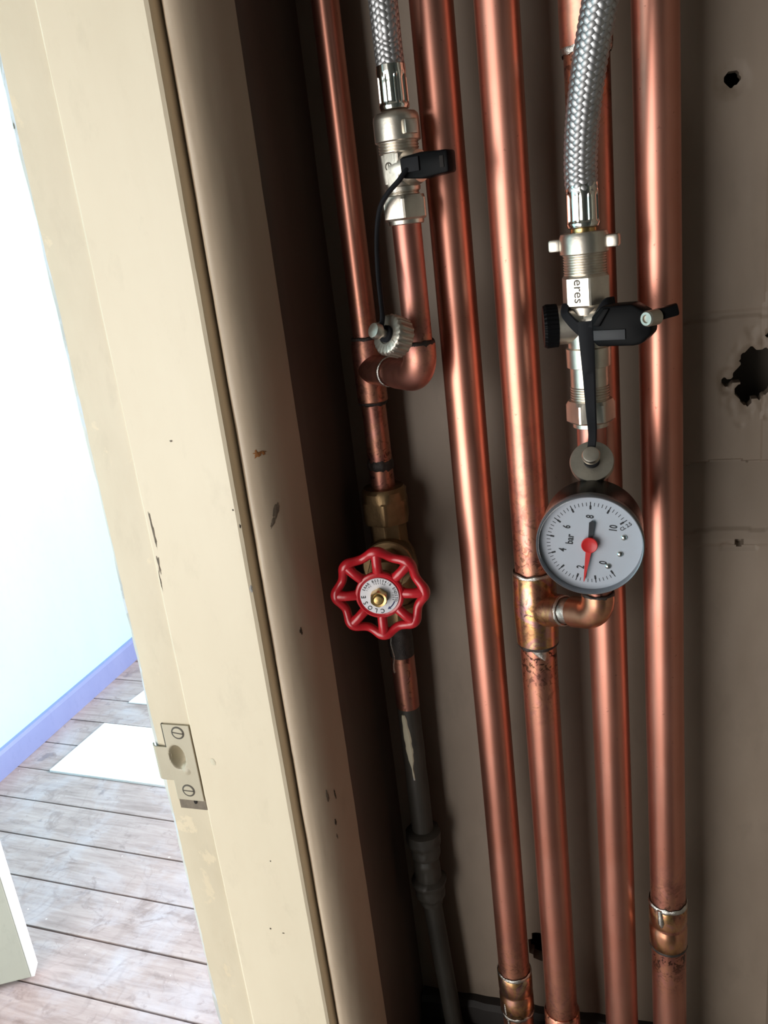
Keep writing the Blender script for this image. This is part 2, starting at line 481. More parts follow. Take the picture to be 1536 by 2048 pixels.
# ------------------------------------------------------------------ cupboard back wall (plaster with holes)
def back_wall():
    xs = np.concatenate([np.arange(-.190, -.0761, .003), np.arange(-.0750, -.0420, .0010), np.arange(-.0410, .0119, .003), np.arange(.0126, .1001, .0010)]); zs = np.concatenate([np.arange(BOT - .03, .16, .0011), np.arange(.165, TOP + .001, .006)])
    hA = at(1463, 160, YW); hB = at(1512, 752, YW); hC = at(1078, 1893, YW); hD = at(1478, 1085, YW); hE = at(1452, 780, YW)
    zl = at(1450, 931, YW).z; zk = at(1450, 1078, YW).z; zm = at(1450, 634, YW).z
    xr = at(1368, 1000, YW).x - .02; xe = at(1528, 700, YW).x
    def h(x, z):
        d = .0006 * noise.noise((x * 60, z * 25, 1.3)) + .0010 * noise.noise((x * 14, z * 9, 5.1))
        n1 = noise.noise((x * 170, z * 170, 3.0)); n2 = noise.noise((x * 420, z * 420, 9.0))
        j = .35 * n1 + .16 * n2
        side = min(1, max(0, (x - xr) / .02))
        z_ = z; z = z + .0022 * noise.noise((x * 30, 3.0, z * 4)); x_ = x; x = x + .002 * noise.noise((z * 14, 8.0, 1.0))
        # hollow band under the ledge, with a soft lip below
        if zk - .004 < z < zl + .002:
            k = (zl - z) / (zl - zk)
            bulge = (x - xr) * .05
            d += side * (-.0065 * max(0, 1 - k) ** .8 if z < zl else -.002)
        if abs(z - zk - .02 * (x - xr)) < .0045: d += side * .0012
        if abs(z - zm) < .0018: d -= side * .0010
        if z > zl and x > xe: d += .0012
        x, z = x_, z_
        # round hole with crumbled rim
        r = math.hypot(x - hA.x, z - hA.z) / .0032 + 1.6 * j
        if r < 1: return None
        elif r < 3.0: d -= .0016 * (3.0 - r) / 2 * (1 + n1)
        # broken plaster
        ex = (x - hB.x) * .9 + (z - hB.z) * -.28; ez = (z - hB.z) * .9 + (x - hB.x) * .15
        r = math.sqrt((ex / .0112) ** 2 + (ez / .0150) ** 2) + .75 * n1 + .10 * n2 + .4 * noise.noise((x * 75, z * 75, 6.0))
        if r < 1: return None
        elif r < 1.6: d -= .0030 * (1.6 - r)
        r = math.sqrt(((x - hC.x) / .0058) ** 2 + ((z - hC.z) / .013) ** 2) + .4 * j
        if r < 1: return None
        r = math.hypot(x - hD.x, z - hD.z) / .0022 + .5 * j
        if r < 1: d -= .006
        elif abs(z - hD.z + .003) < .0015 and abs(x - hD.x) < .010: d -= .0006
        r = math.hypot(x - hE.x, z - hE.z) / .0030 + .25 * j
        if r < 1: d -= .0008
        return d
    nx, nz = len(xs), len(zs)
    mb = MB()
    H = [[h(x, z) for x in xs] for z in zs]
    idx = {}
    for j, z in enumerate(zs):
        for i, x in enumerate(xs):
            if H[j][i] is not None:
                idx[i, j] = len(mb.v); mb.v.append(Vector((x, YW - H[j][i], z)))
    for j in range(nz - 1):
        for i in range(nx - 1):
            q = [(i, j), (i + 1, j), (i + 1, j + 1), (i, j + 1)]
            q = [idx[k] for k in q if k in idx]
            if len(q) >= 3: mb.f.append(tuple(q))
    # broken edges run back into the wall
    em = {}
    for f in mb.f:
        for a, b in zip(f, f[1:] + f[:1]):
            em[(min(a, b), max(a, b))] = em.get((min(a, b), max(a, b)), 0) + 1
    bk = {}
    def back(i):
        if i not in bk:
            bk[i] = len(mb.v); mb.v.append(mb.v[i] + Vector((0, .009, 0)))
        return bk[i]
    for (a, b), c in em.items():
        if c == 1: mb.f.append((a, b, back(b), back(a)))
    # thickness behind
    mb.box((.5 * (-.295 + X1), YW + .0825, (ZF + ZC) / 2), X1 + .295, .045, ZC - ZF)
    return struct('wall_back', mb, 'wall_tan', smooth=50)
back_wall()
# inner side of the partition, the cupboard's right wall, its top and floor
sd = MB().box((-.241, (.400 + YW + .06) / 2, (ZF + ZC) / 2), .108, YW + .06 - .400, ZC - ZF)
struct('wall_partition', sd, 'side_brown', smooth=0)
XR = at(1546, 900, YW).x + .006
struct('wall_cupboard_right', MB().box((XR + .012, (.385 + YW + .02) / 2, (BOT + ZC) / 2), .024, YW + .02 - .385, ZC - BOT), 'wall_tan', smooth=0)
struct('wall_cupboard_front', MB().box(((XR + .024 + X1) / 2, .40, (ZF + ZC) / 2), X1 - XR - .024, .03, ZC - ZF), 'dark_panel', smooth=0)
struct('trim_4', MB().box((XR + .048, .381, (ZF + ZC) / 2), .075, .018, ZC - ZF), 'cream_paint', bevel=.002, smooth=0)
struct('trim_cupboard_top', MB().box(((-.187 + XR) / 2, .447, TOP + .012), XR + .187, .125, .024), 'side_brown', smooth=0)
struct('wall_cupboard_apron', MB().box(((-.207 + XR) / 2, .400, (ZF + BOT) / 2), XR + .207, .02, BOT - ZF), 'cream_paint', smooth=0)
struct('floor_cupboard', MB().box(((-.187 + XR) / 2, .447, BOT - .011), XR + .187, .124, .02), 'black_pitch', smooth=0)
# black skirting strip at the foot of the back wall
def pitch_strip():
    mb = MB(); n = 90; rs = []
    for i in range(n + 1):
        x = -.186 + (XR + .186) * i / n
        zt = BOT + .020 + .0025 * noise.noise((x * 60, 1, 2)); yf = YW - .010 + .002 * noise.noise((x * 45, 7, 2))
        rs.append([Vector((x, YW + .004, BOT)), Vector((x, yf, BOT)), Vector((x, yf, zt - .004)), Vector((x, yf + .003, zt)), Vector((x, YW + .004, zt + .001))])
    return struct('baseboard_cupboard', mb.rings(rs), 'black_pitch')
pitch_strip()

# ------------------------------------------------------------------ door post and moulding
def extruded(profile, z0, z1, dz, jit):
    """profile: list of (x, y, wobble) ; closed loop extruded upwards with wobbly edges"""
    rs = []; n = int((z1 - z0) / dz)
    for i in range(n + 1):
        z = z0 + (z1 - z0) * i / n
        ring = []
        for k, (x, y, w) in enumerate(profile):
            a = noise.noise((z * 22, k * 3.7, jit)) + .6 * noise.noise((z * 95, k * 3.7, jit + 4))
            b = noise.noise((z * 30, k * 2.1 + 50, jit))
            ring.append(Vector((x + w * a, y + w * .6 * b, z)))
        rs.append(ring)
    return MB().rings(rs)
SX = at(290, 1024, .38).x
YS = .3807
SXL = (at(331, 1447, YS).x + at(353, 1594, YS).x) / 2      # strike plate, left and right edge
SZT, SZB = at(355, 1448, YS).z, at(380, 1597, YS).z
post = extruded([(-.2955, .399, 0), (-.2955, .3885, .0009), (-.2938, .3845, .0010), (-.2900, .3815, .0008), (SXL + .0012, .3807, 0),
                 (SX - .0022, .3807, 0), (SX - .0010, .3807, .0002), (SX - .0004, .3798, .00035), (SX + .0006, .3792, .0003), (SX + .010, .3790, 0),
                 (-.2300, .3790, 0), (-.2090, .3792, .00015), (-.2073, .3802, .0002), (-.2070, .3820, .0001), (-.2070, .3926, .0001), (-.212, .3932, 0), (-.212, .399, 0)],
                ZF, ZC, .006, 1.0)
post_o = struct('trim_1', post, 'cream_paint', smooth=12)
post_o.data.materials.append(MATS['bare_edge'])
post_o.data.materials.append(MATS['cream_strip'])
for p in post_o.data.polygons:
    if p.center.x < -.2885: p.material_index = 1
    elif p.center.x < SX - .0008: p.material_index = 2
bm = bmesh.new(); bm.from_mesh(post_o.data)              # mortise behind the strike plate
bmesh.ops.delete(bm, geom=[f for f in bm.faces if abs(f.normal.y) > .9 and f.calc_center_median().y < .385 and SXL + .0012 < f.calc_center_median().x < SX - .0022 and SZB + .006 < f.calc_center_median().z < SZT - .006], context='FACES')
bm.to_mesh(post_o.data); bm.free()
prof = [(-.2120, .4200, 0), (-.2060, .3900, .0002), (-.2018, .3835, .0006), (-.2006, .3820, .0005)]
for k in range(1, 17):
    t = k / 16 * PI / 2
    prof.append((-.2012 + .0169 * math.sin(t), .4205 - .0387 * math.cos(t) ** .95, .00025))
prof += [(-.1866, .4212, 0), (-.1872, .4240, 0), (-.2120, .4240, 0)]
struct('trim_2', extruded(prof, ZF, ZC, .008, 7.0), 'tan_paint', smooth=40)
# narrow cover bead behind the moulding
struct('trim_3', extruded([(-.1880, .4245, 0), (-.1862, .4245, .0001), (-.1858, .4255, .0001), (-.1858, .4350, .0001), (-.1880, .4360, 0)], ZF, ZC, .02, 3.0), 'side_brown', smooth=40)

# ------------------------------------------------------------------ door leaf standing open, bottom left
def door_leaf():
    zc_ = ZF + .012
    c = atz(66, 1954, zc_)
    a = math.radians(208)                      # leaf runs away from its free edge
    d = Vector((math.cos(a), math.sin(a), 0)); n = Vector((-d.y, d.x, 0)) * -1
    if n.dot(c) < 0: n = -n                    # thickness goes away from the lens
    mb = MB().box(c + d * .38 + n * .020 + Vector((0, 0, 1.0)), .752, .0396, 2.0, d, n)
    o = struct('door_1', mb, 'door_paint', base=c, bevel=.002, smooth=0)
    e = MB().box(c + n * .020 + Vector((0, 0, 1.0)), .008, .040, 2.0, d, n)
    mesh_obj('edge_strip', e, 'white_gloss', o, c, bevel=.002, smooth=0)
door_leaf()

# ------------------------------------------------------------------ copper tools
def bell(mb, O, A, r, L, n=40):
    """socket end of a capillary fitting"""
    mb.lathe(O, A, [(0, r - .0004), (.0008, r + .0004), (L - .004, r + .0004), (L, r - .0006)], n)

def heat_fn(spots):
    def f(p):
        h = 0
        for q, w, s in spots:
            if isinstance(q, (int, float)): d = abs(p.z - q)
            else: d = (p - Vector(q)).length
            h = max(h, s * max(0, 1 - d / (w * 1.5)))
        return h
    return f

def vpipe(mb, x, y, z0, z1, r, n=40, dz=.004, wob=0.0):
    m = max(2, int((z1 - z0) / dz)); rs = []
    for i in range(m + 1):
        z = z0 + (z1 - z0) * i / m
        ox = wob * noise.noise((z * 4, x * 50, 1)); oy = wob * noise.noise((z * 4, x * 50, 8))
        rs.append([Vector((x + ox + r * math.cos(2 * PI * k / n), y + oy + r * math.sin(2 * PI * k / n), z)) for k in range(n)])
    return mb.rings(rs)

def ring_solder(O, A, r, w=.0016, seed=0, drip=None, n=44):
    mb = MB(); A = Vector(A).normalized(); O = Vector(O)
    U, V = frame(A)
    prof = [(-1, 0), (-.6, .8), (0, 1), (.6, .8), (1, 0)]
    rs = []
    for s_, b in prof:
        ring = []
        for k in range(n):
            th = 2 * PI * k / n
            j = 1 + .5 * noise.noise((math.cos(th) * 3, math.sin(th) * 3, seed)) + .2 * noise.noise((math.cos(th) * 5, math.sin(th) * 5, seed + 3))
            ring.append(O + A * (s_ * w * j + .5 * w * noise.noise((math.cos(th) * 2, math.sin(th) * 2, seed + 9))) + (U * math.cos(th) + V * math.sin(th)) * (r + .0007 * b * j))
        rs.append(ring)
    mb.rings(rs, False, False)
    return mb

def bend(P0, C, P1, rad, n=14):
    P0, C, P1 = Vector(P0), Vector(C), Vector(P1)
    a = (P0 - C).normalized(); b = (P1 - C).normalized()
    ang_ = a.angle(b); t = rad / math.tan(ang_ / 2)
    s_ = C + a * t; e = C + b * t
    m = (a + b).normalized(); cen = C + m * (rad / math.sin(ang_ / 2))
    pts = [P0]
    va = s_ - cen; vb = e - cen
    tot = va.angle(vb); ax = va.cross(vb).normalized()
    for i in range(n + 1):
        pts.append(cen + Matrix.Rotation(tot * i / n, 3, ax) @ va)
    pts.append(P1)
    return pts

# ------------------------------------------------------------------ left copper run
T1 = Vector((P1[0], P1[1], zpx(738, P1[0], P1[1])))        # tee on the narrow pipe
E1 = Vector((P2[0], P2[1], zpx(752, P2[0], P2[1])))        # elbow
z1r = zpx(676, P1[0], P1[1]); z1b = zpx(803, P1[0], P1[1]); z1s = zpx(928, P1[0], P1[1]); z1v = zpx(985, P1[0], P1[1])
left = Thing('copper_pipe', 'narrow leftmost copper pipe ending in a tee and elbow above the red valve wheel', 'pipe', (P1[0], P1[1], z1v), 'copper pipes along the back wall')
hl = heat_fn([(z1r, .03, .6), (z1b, .035, .7), (z1s, .030, 1.0), (T1, .03, .5)])
left.part('pipe', vpipe(MB(), P1[0], P1[1], T1.z, TOP, .0075), 'copper', heat=hl)
left.part('pipe', vpipe(MB(), P1[0], P1[1], z1v - .004, T1.z, .0075), 'copper_old', heat=hl)
bd = (E1 - T1); bd.z = 0; bdn = bd.normalized()
tee = MB(); bell(tee, (P1[0], P1[1], z1b), (0, 0, 1), .0088, z1r - z1b)
tee.tube([T1, T1 + (E1 - T1) * .42], .0088, 32)
left.part('tee', tee, 'copper_old', heat=hl)
stub = MB().tube([T1 + (E1 - T1) * .30, T1 + (E1 - T1) * .66], .0076, 28)
left.part('stub', stub, 'copper_old', heat=heat_fn([(T1 + (E1 - T1) * .5, .03, .8)]))
z2r = zpx(688, P2[0], P2[1])
el = MB(); pth = bend(T1 + (E1 - T1) * .56, E1, (E1.x, E1.y, z2r), .0125)
el.tube(pth, .0089, 36)
left.part('elbow', el, 'copper_old', heat=heat_fn([(z2r, .018, .6)]))
z2n = zpx(446, P2[0], P2[1])
left.part('riser', vpipe(MB(), P2[0], P2[1], E1.z + .006, z2n + .004, .0075), 'copper_old', heat=heat_fn([(z2r, .022, .8)]))
left.part('solder_ring', ring_solder((P1[0], P1[1], z1r), (0, 0, 1), .0080, .0011, 1), 'solder_dark')
left.part('solder_ring', ring_solder((P1[0], P1[1], z1b), (0, 0, 1), .0080, .0016, 2), 'solder_dark')
left.part('solder_ring', ring_solder((P2[0], P2[1], z2r), (0, 0, 1), .0082, .0018, 3), 'solder_dark')
left.part('solder_ring', ring_solder(T1 + (E1 - T1) * .42, E1 - T1, .0082, .0009, 4), 'solder')
left.part('solder_ring', ring_solder((P1[0], P1[1], z1s), (0, 0, 1), .0075, .0030, 5), 'solder_dark')

# ------------------------------------------------------------------ 22 mm pipes
def coupling(th, x, y, za, zb_, r=.0122, mat='copper_heated', hs=()):
    mb = MB(); L = za - zb_
    prof = [(0, r - .0006), (.001, r), (L * .42, r), (L * .48, r - .0009), (L * .52, r - .0009), (L * .58, r), (L - .001, r), (L, r - .0006)]
    mb.lathe((x, y, zb_), (0, 0, 1), prof, 48)
    return th.part('coupling', mb, mat, heat=heat_fn(hs))

# pipe 3
a3 = Thing('copper_pipe', 'copper pipe right of the red valve wheel with a soldered coupling at its foot', 'pipe', (P3[0], P3[1], BOT), 'copper pipes along the back wall')
c3a, c3b = zpx(1938, *P3), zpx(2014, *P3)
a3.part('pipe', vpipe(MB(), *P3, BOT, TOP, .011, wob=.0006), 'copper', heat=heat_fn([(c3a, .04, .75), (c3b, .03, .9)]))
coupling(a3, *P3, c3a, c3b, hs=[(c3a, .02, .8), (c3b, .02, .8)])
a3.part('solder_ring', ring_solder((*P3, c3a), (0, 0, 1), .0116, .0013, 11), 'solder')
a3.part('solder_ring', ring_solder((*P3, c3b), (0, 0, 1), .0116, .0024, 12), 'solder')
drip = MB()
for k, (dx, dz_) in enumerate(((-.30, .004), (-.12, -.007))):
    t = -PI / 2 + dx - .35
    p0 = Vector((P3[0] + .0118 * math.cos(t), P3[1] + .0118 * math.sin(t), c3b + dz_ + .008))
    drip.tube([p0, p0 + Vector((.0004, 0, -.006)), p0 + Vector((.0012, -.0002, -.013))], [.0006, .0012, .0008], 10)
a3.part('solder_drip', drip, 'solder')

# pipe 4 with tee, stub, elbow and riser
t4a, t4b = zpx(1143, *P4), zpx(1283, *P4)
zt4 = zpx(1216, *P4)
T4 = Vector((*P4, zt4))
ER = Vector((PR[0], PR[1], zpx(1228, *PR)))
a4 = Thing('copper_pipe', 'scorched copper pipe with a tee and elbow branching off below the pressure gauge', 'pipe', (P4[0], P4[1], BOT), 'copper pipes along the back wall')
a4.part('pipe', vpipe(MB(), *P4, t4a - .004, TOP, .011, wob=.0008), 'copper', heat=heat_fn([(t4a, .075, .85), (zpx(940, *P4), .05, .4)]))
z4e = zpx(2016, *P4)
a4.part('pipe', vpipe(MB(), *P4, BOT, t4b + .004, .011, wob=.0004), 'copper', heat=heat_fn([(t4b - .006, .042, 1.0), (z4e, .05, .6)]))
tee = MB(); Lt = t4a - t4b
tee.lathe((*P4, t4b), (0, 0, 1), [(0, .0118), (.001, .0126), (Lt * .2, .0128), (Lt * .5, .0132), (Lt * .8, .0128), (Lt - .001, .0126), (Lt, .0118)], 48)
bv = ER - T4; 
tee.lathe(T4, bv, [(0, .0105), (.012, .0105), (.0165, .0096), (.0220, .0092), (.0225, .0085)], 36)
a4.part('tee', tee, 'copper_heated', heat=heat_fn([(t4a, .02, .8), (t4b, .02, .6), (T4 + Vector((-.004, -.012, 0)), .02, .95)]))
a4.part('solder_ring', ring_solder((*P4, t4a), (0, 0, 1), .0119, .0013, 21), 'solder')
a4.part('solder_ring', ring_solder((*P4, t4b), (0, 0, 1), .0118, .0013, 22), 'solder_dark')
bl = MB(); t = -PI / 2 + .12
rs = []
for s_ in range(7):                                    # tongue of solder that ran down
    k = s_ / 6; w = .0052 * (1 - k) ** .7 + .0004
    z = t4b - .0006 - .0070 * k
    ring = []
    for q in range(9):
        u = (q / 8 - .5) * 2
        a_ = t + .35 * k + u * w / .0112
        rr = .0110 + .0011 * (1 - u * u) * (1 - .5 * k) - .0003
        ring.append(Vector((P4[0] + rr * math.cos(a_), P4[1] + rr * math.sin(a_), z)))
    for q in range(8, -1, -1):
        u = (q / 8 - .5) * 2; a_ = t + .35 * k + u * w / .0112
        ring.append(Vector((P4[0] + .0106 * math.cos(a_), P4[1] + .0106 * math.sin(a_), z)))
    rs.append(ring)
bl.rings(rs)
a4.part('solder_drip', bl, 'solder')
bn = bv.normalized(); bl_ = bv.length
a4.part('stub', MB().tube([T4 + bn * .015, T4 + bn * (bl_ - .008)], .0077, 28), 'solder', heat=heat_fn([(T4 + bn * .026, .02, .5)]))
zr0 = zpx(1186, *PR)
el = MB().tube(bend(T4 + bn * (bl_ - .0185), ER, (ER.x, ER.y, zr0), .0120), .0090, 36)
a4.part('elbow', el, 'copper_heated', heat=heat_fn([(ER, .016, .35)]))
zrn = zpx(852, *PR)
a4.part('riser', vpipe(MB(), *PR, ER.z + .006, zrn + .004, .0075), 'copper_old', heat=heat_fn([(zr0, .04, .9)]))
a4.part('solder_ring', ring_solder((*PR, zr0), (0, 0, 1), .0083, .0012, 23), 'solder_dark')
a4.part('solder_ring', ring_solder(T4 + bn * .0228, bv, .0084, .0010, 24), 'solder')
z4 = MB().lathe((*P4, BOT), (0, 0, 1), [(0, .0125), (z4e - BOT - .001, .0125), (z4e - BOT, .0118)], 44)
a4.part('coupling', z4, 'copper_old', heat=heat_fn([(z4e, .02, .9)]))

# pipe 5, behind the valve and gauge
a5 = Thing('copper_pipe', 'copper pipe running down behind the braided hose and pressure gauge', 'pipe', (P5[0], P5[1], BOT), 'copper pipes along the back wall')
z5 = zpx(96, *P5)
a5.part('pipe', vpipe(MB(), *P5, BOT, TOP, .011, wob=.0004), 'copper', heat=heat_fn([(z5 - .004, .035, .9)]))
mb = MB().lathe((*P5, z5), (0, 0, 1), [(0, .0118), (.001, .0125), (.05, .0125), (.052, .0118)], 44)
a5.part('coupling', mb, 'copper', heat=heat_fn([(z5 + .028, .014, 1.0), (z5, .015, .5)]))
a5.part('solder_ring', ring_solder((*P5, z5), (0, 0, 1), .0117, .0022, 31), 'solder')

# pipe 6
a6 = Thing('copper_pipe', 'rightmost copper pipe with a solder-dripped coupling near its foot', 'pipe', (P6[0], P6[1], BOT), 'copper pipes along the back wall')
c6a, c6b = zpx(1800, *P6), zpx(1884, *P6)
a6.part('pipe', vpipe(MB(), *P6, BOT, TOP, .011, wob=.0006), 'copper', heat=heat_fn([(c6a, .035, .8), (c6b - .004, .03, 1.0)]))
coupling(a6, *P6, c6a, c6b, .0120, hs=[(c6a, .014, .9), (c6b, .012, .5)])
a6.part('solder_ring', ring_solder((*P6, c6a), (0, 0, 1), .0117, .0016, 41), 'solder')
a6.part('solder_ring', ring_solder((*P6, c6b), (0, 0, 1), .0115, .0014, 42), 'solder_dark')
drip = MB(); t = -PI / 2 - .42
p0 = Vector((P6[0] + .0119 * math.cos(t), P6[1] + .0119 * math.sin(t), c6a))
drip.tube([p0 + Vector((-.0002, 0, .001)), p0 + Vector((.0002, 0, -.004)), p0 + Vector((.0006, 0, -.009)), p0 + Vector((.0008, 0, -.0125))], [.0016, .0017, .0022, .0010], 14, flat=.9)
a6.part('solder_drip', drip, 'solder')

# ------------------------------------------------------------------ gate valve with red wheel
zg = zpx(1150, -.162, .4700)
zn0, zn1, zn2 = zpx(1040, *P1), zpx(972, *P1), zpx(1092, *P1)
gv = Thing('gate_valve', 'brass gate valve with a red eight-spoked handwheel on the leftmost pipe', 'valve', (P1[0], P1[1], zpx(1238, *P1)))
ph = -PI / 2 - .30
nut = MB().lathe((*P1, zn0), (0, 0, 1), [(0, (.0135, .0147)), (.0015, (.0138, .0158)), ((zn1 - zn0) * .62, (.0138, .0158)), ((zn1 - zn0) * .66, (.0138, .0145)), ((zn1 - zn0) * .9, (.0142, .0142)), (zn1 - zn0, (.0125, .0125)), (zn1 - zn0 - .0002, (.0080, .0080))], 72, hexr(ph), up=(1, 0, 0))
gv.part('top_nut', nut, 'brass_dull')
body = MB().lathe((*P1, zg - .030), (0, 0, 1), [(0, (.0105, .0118)), (.006, (.0108, .0120)), (.0085, (.0125, .0125)), (.018, (.0150, .0150)), (.030, (.0165, .0165)), (.040, (.0150, .0150)), (.0475, (.0112, .0122)), (zn0 - zg + .030, (.0110, .0118))], 64, hexr(ph, 8), up=(1, 0, 0))
gv.part('body', body, 'brass_dull')
ga = Vector((.012, -.065, -.0006)).normalized()
HW = at(759, 1192, .420)                                  # centre of the wheel face
zg = HW.z
G0 = Vector((P1[0], P1[1], HW.z))
ga = (HW - G0).normalized()
GL = (HW - G0).length
bon = MB().lathe(G0, ga, [(0, .0140), (.012, .0145), (.0165, .0160), (.0205, .0160), (.0212, .0152), (.0215, .0100), (.030, .0092), (.036, .0085), (.038, .0045), (GL - .004, .0040)], 48)
gv.part('bonnet', bon, 'brass_dull')
bh = MB().lathe(G0 + ga * .0216, ga, [(0, (.0108, .0125)), (.0012, (.0110, .0127)), (.008, (.0110, .0127)), (.009, (.0106, .0112))], 48, hexr(.2))
gv.part('bonnet_nut', bh, 'brass_dull')
nut = MB().lathe((*P1, zpx(1238, *P1)), (0, 0, 1), [(0, (.0130, .0142)), (.0015, (.0135, .0155)), (.012, (.0135, .0155)), (.0140, (.0120, .0130))], 48, hexr(ph), up=(1, 0, 0))
gv.part('bottom_nut', nut, 'brass_dull')
WU = Vector((0, 0, 1)).cross(ga).normalized() * 1.0
if WU.x < 0: WU = -WU
WV = Vector((0, 0, 1)); WV = (WV - ga * WV.dot(ga)).normalized()
def wp(r, th, s=0.0):
    return HW + WU * (r * math.cos(th)) + WV * (r * math.sin(th)) + ga * s
RW = .0243
def rimr(th):
    c = math.cos(4 * (th - math.radians(-1)))
    return RW * (1 + .080 * (c * c - .5) * 1.35)
rim_pts = [wp(rimr(2 * PI * k / 128), 2 * PI * k / 128, -.0035 + .0008 * math.cos(8 * 2 * PI * k / 128)) for k in range(128)]
wheel = gv.part('handwheel', MB().lathe(HW + ga * -.0085, ga, [(0, .0060), (.0005, .0090), (.004, .0136), (.0072, .0142), (.0083, .0137), (.0088, .0126), (.0080, .0114), (.0080, .002)], 64), 'red_paint')
gv.part('rim', MB().tube(rim_pts, [.0026 + .0007 * max(0, math.cos(8 * (2 * PI * k / 128 - math.radians(-1)))) for k in range(128)], 16, closed=True), 'red_paint', parent=wheel)
for k in range(8):
    th = 2 * PI * k / 8 + math.radians(-1)
    sp = MB().tube([wp(.0122, th, -.0042), wp(.0150, th, -.0022), wp(.0195, th, -.0016), wp(rimr(th), th, -.0032)], [.0034, .0029, .0028, .0034], 14)
    gv.part('spoke', sp, 'red_paint', parent=wheel)
lab = gv.part('label_disc', MB().lathe(HW + ga * -.0006, ga, [(0, .0110), (.0005, .0112), (.0009, .0110)], 56), 'label_foil', parent=wheel, label='silver disc lettered CLOSE with an arrow')
tx = MB(); sT = .00105
def polar(chars, r, th0, th1, size, mbx, bold=0.0, squeeze=.9):
    n = len(chars)
    for i, ch in enumerate(chars):
        if ch == ' ': continue
        th = math.radians(th0 + (th1 - th0) * i / max(1, n - 1))
        upv = WU * math.cos(th) + WV * math.sin(th)
        rt = WU * math.sin(th) - WV * math.cos(th)
        put_text(mbx, ch, size, wp(r, th, sT - .0006 + .00002), rt, upv, squeeze, bold)
polar('EBAR BS5154/B ENDSTO', .0096, 152, -18, .0022, tx, .00002)
polar('110C TESTED', .0079, 150, 62, .0015, tx)
polar('1254', .0080, 12, -18, .0016, tx)
polar('CLOSE', .0091, 275, 180, .0037, tx, .00005)
gv.part('lettering', tx, 'ink', parent=wheel, smooth=0)
ar = MB(); pts = []
for k in range(9):
    th = math.radians(-24 - 30 * k / 8); pts.append((wp(.0087, th, .0005), wp(.0094, th, .0005)))
ar.add([p for q in pts for p in q], [(2 * k, 2 * k + 1, 2 * k + 3, 2 * k + 2) for k in range(8)])
th = math.radians(-54); th2 = math.radians(-65)
ar.add([wp(.0081, th, .0005), wp(.0100, th, .0005), wp(.0091, th2, .0005)], [(0, 1, 2)])
gv.part('arrow_mark', ar, 'ink_blue', parent=wheel, smooth=0)
sn = MB().lathe(HW + ga * .0002, ga, [(0, (.0046, .0053)), (.0042, (.0046, .0053)), (.0052, (.0044, .0045)), (.0050, (.0032, .0032)), (.0030, (.0032, .0032))], 48, hexr(.45))
gv.part('stem_nut', sn, 'brass', parent=wheel)
gv.part('stem', MB().lathe(HW, ga, [(0, .0030), (.0058, .0030), (.0064, .0024), (.0066, .0005)], 28), 'brass', parent=wheel)

# ------------------------------------------------------------------ lead pipe below the gate valve
PL0 = at(800, 1270, .485); PL1 = at(846, 1660, .487); PL2 = at(862, 1790, .487); PL3 = at(908, 2044, .489)
lp = Thing('lead_pipe', 'old dark grey lead pipe with a lumpy joint below the red valve wheel', 'pipe', (PL3.x, PL3.y, BOT))
mb = MB(); pts = []; rr = []
for k in range(60):
    t = k / 59; p = PL0.lerp(PL1, t); pts.append(p + Vector((0, 0, .012 if k == 0 else 0)))
    rr.append(.0078 + .0003 * noise.noise((0, 0, p.z * 60)))
lp.part('pipe', MB().tube(pts, rr, 32), 'lead_grey')
sl = MB()
for k in range(24):
    pass
zs0 = PL0.z; xs0 = PL0.x
lp.part('tinned_end', MB().tube([PL0 + Vector((0, 0, .014)), PL0.lerp(PL1, .04), PL0.lerp(PL1, .09)], [.0083, .0084, .0081], 32), 'solder_dark')
lp.part('copper_tail', MB().tube([PL0.lerp(PL1, .02), PL0.lerp(PL1, .22), PL0.lerp(PL1, .34)], [.0080, .0081, .0079], 32), 'copper_old', heat=lambda p: .9 if noise.noise((p.x * 150, p.y * 150, p.z * 70)) > -.05 else .15)
# run of bright solder down the left of the tinned end
rs = []
for k in range(14):
    t = k / 13; p = PL0.lerp(PL1, .0 + .17 * t) + Vector((0, 0, .002))
    a_ = -PI / 2 - .55 - .10 * math.sin(t * 9); w = .0014 * (1 - .6 * t) * (1 + .5 * noise.noise((0, 3, t * 9)))
    rs.append([p + Vector((math.cos(a_ + u * w / .008) * q, math.sin(a_ + u * w / .008) * q, 0)) for u, q in ((-1, .0079), (-.5, .0090), (.5, .0090), (1, .0079))])
lp.part('solder_drip', MB().rings(rs), 'solder')
rs = []
for k in range(24):                                    # smear of cream paint on the pipe
    t = k / 23; p = PL0.lerp(PL1, .36 + .33 * t)
    w = .0030 * (.25 + .75 * math.sin(PI * min(1, t * 1.15 + .05))) * (1 + .5 * noise.noise((2, 3, t * 8)))
    a_ = -PI / 2 - .25 + .35 * t
    rs.append([p + Vector((math.cos(a_ + u * w / .008) * q, math.sin(a_ + u * w / .008) * q, 0)) for u, q in ((-1, .0078), (-.6, .00845), (.6, .00845), (1, .0078))])
lp.part('paint_smear', MB().rings(rs), 'cream_worn')
jt = MB(); prof = []
L = (PL1 - PL2).length; ja = (PL2 - PL1).normalized()
for k in range(30):
    t = k / 29 * L * 1.12
    q = t / L
    r = .0088
    if .02 < q < .20: r = .0125
    elif .20 <= q < .42: r = .0108
    elif .46 < q < .74: r = .0096
    elif .76 < q < .84: r = .0128
    elif .84 <= q < 1.04: r = .0110
    prof.append((t, r))
jt.lathe(PL1 - ja * .002, ja, prof, 40, rfun=lambda r, th, st: r + .0009 * noise.noise((math.cos(th) * 2, math.sin(th) * 2, st * 160)))
lp.part('joint', jt, 'lead_grey', smooth=50)
pts = [PL2.lerp(PL3, k / 20) for k in range(21)] + [Vector((PL3.x + .003, PL3.y, BOT))]
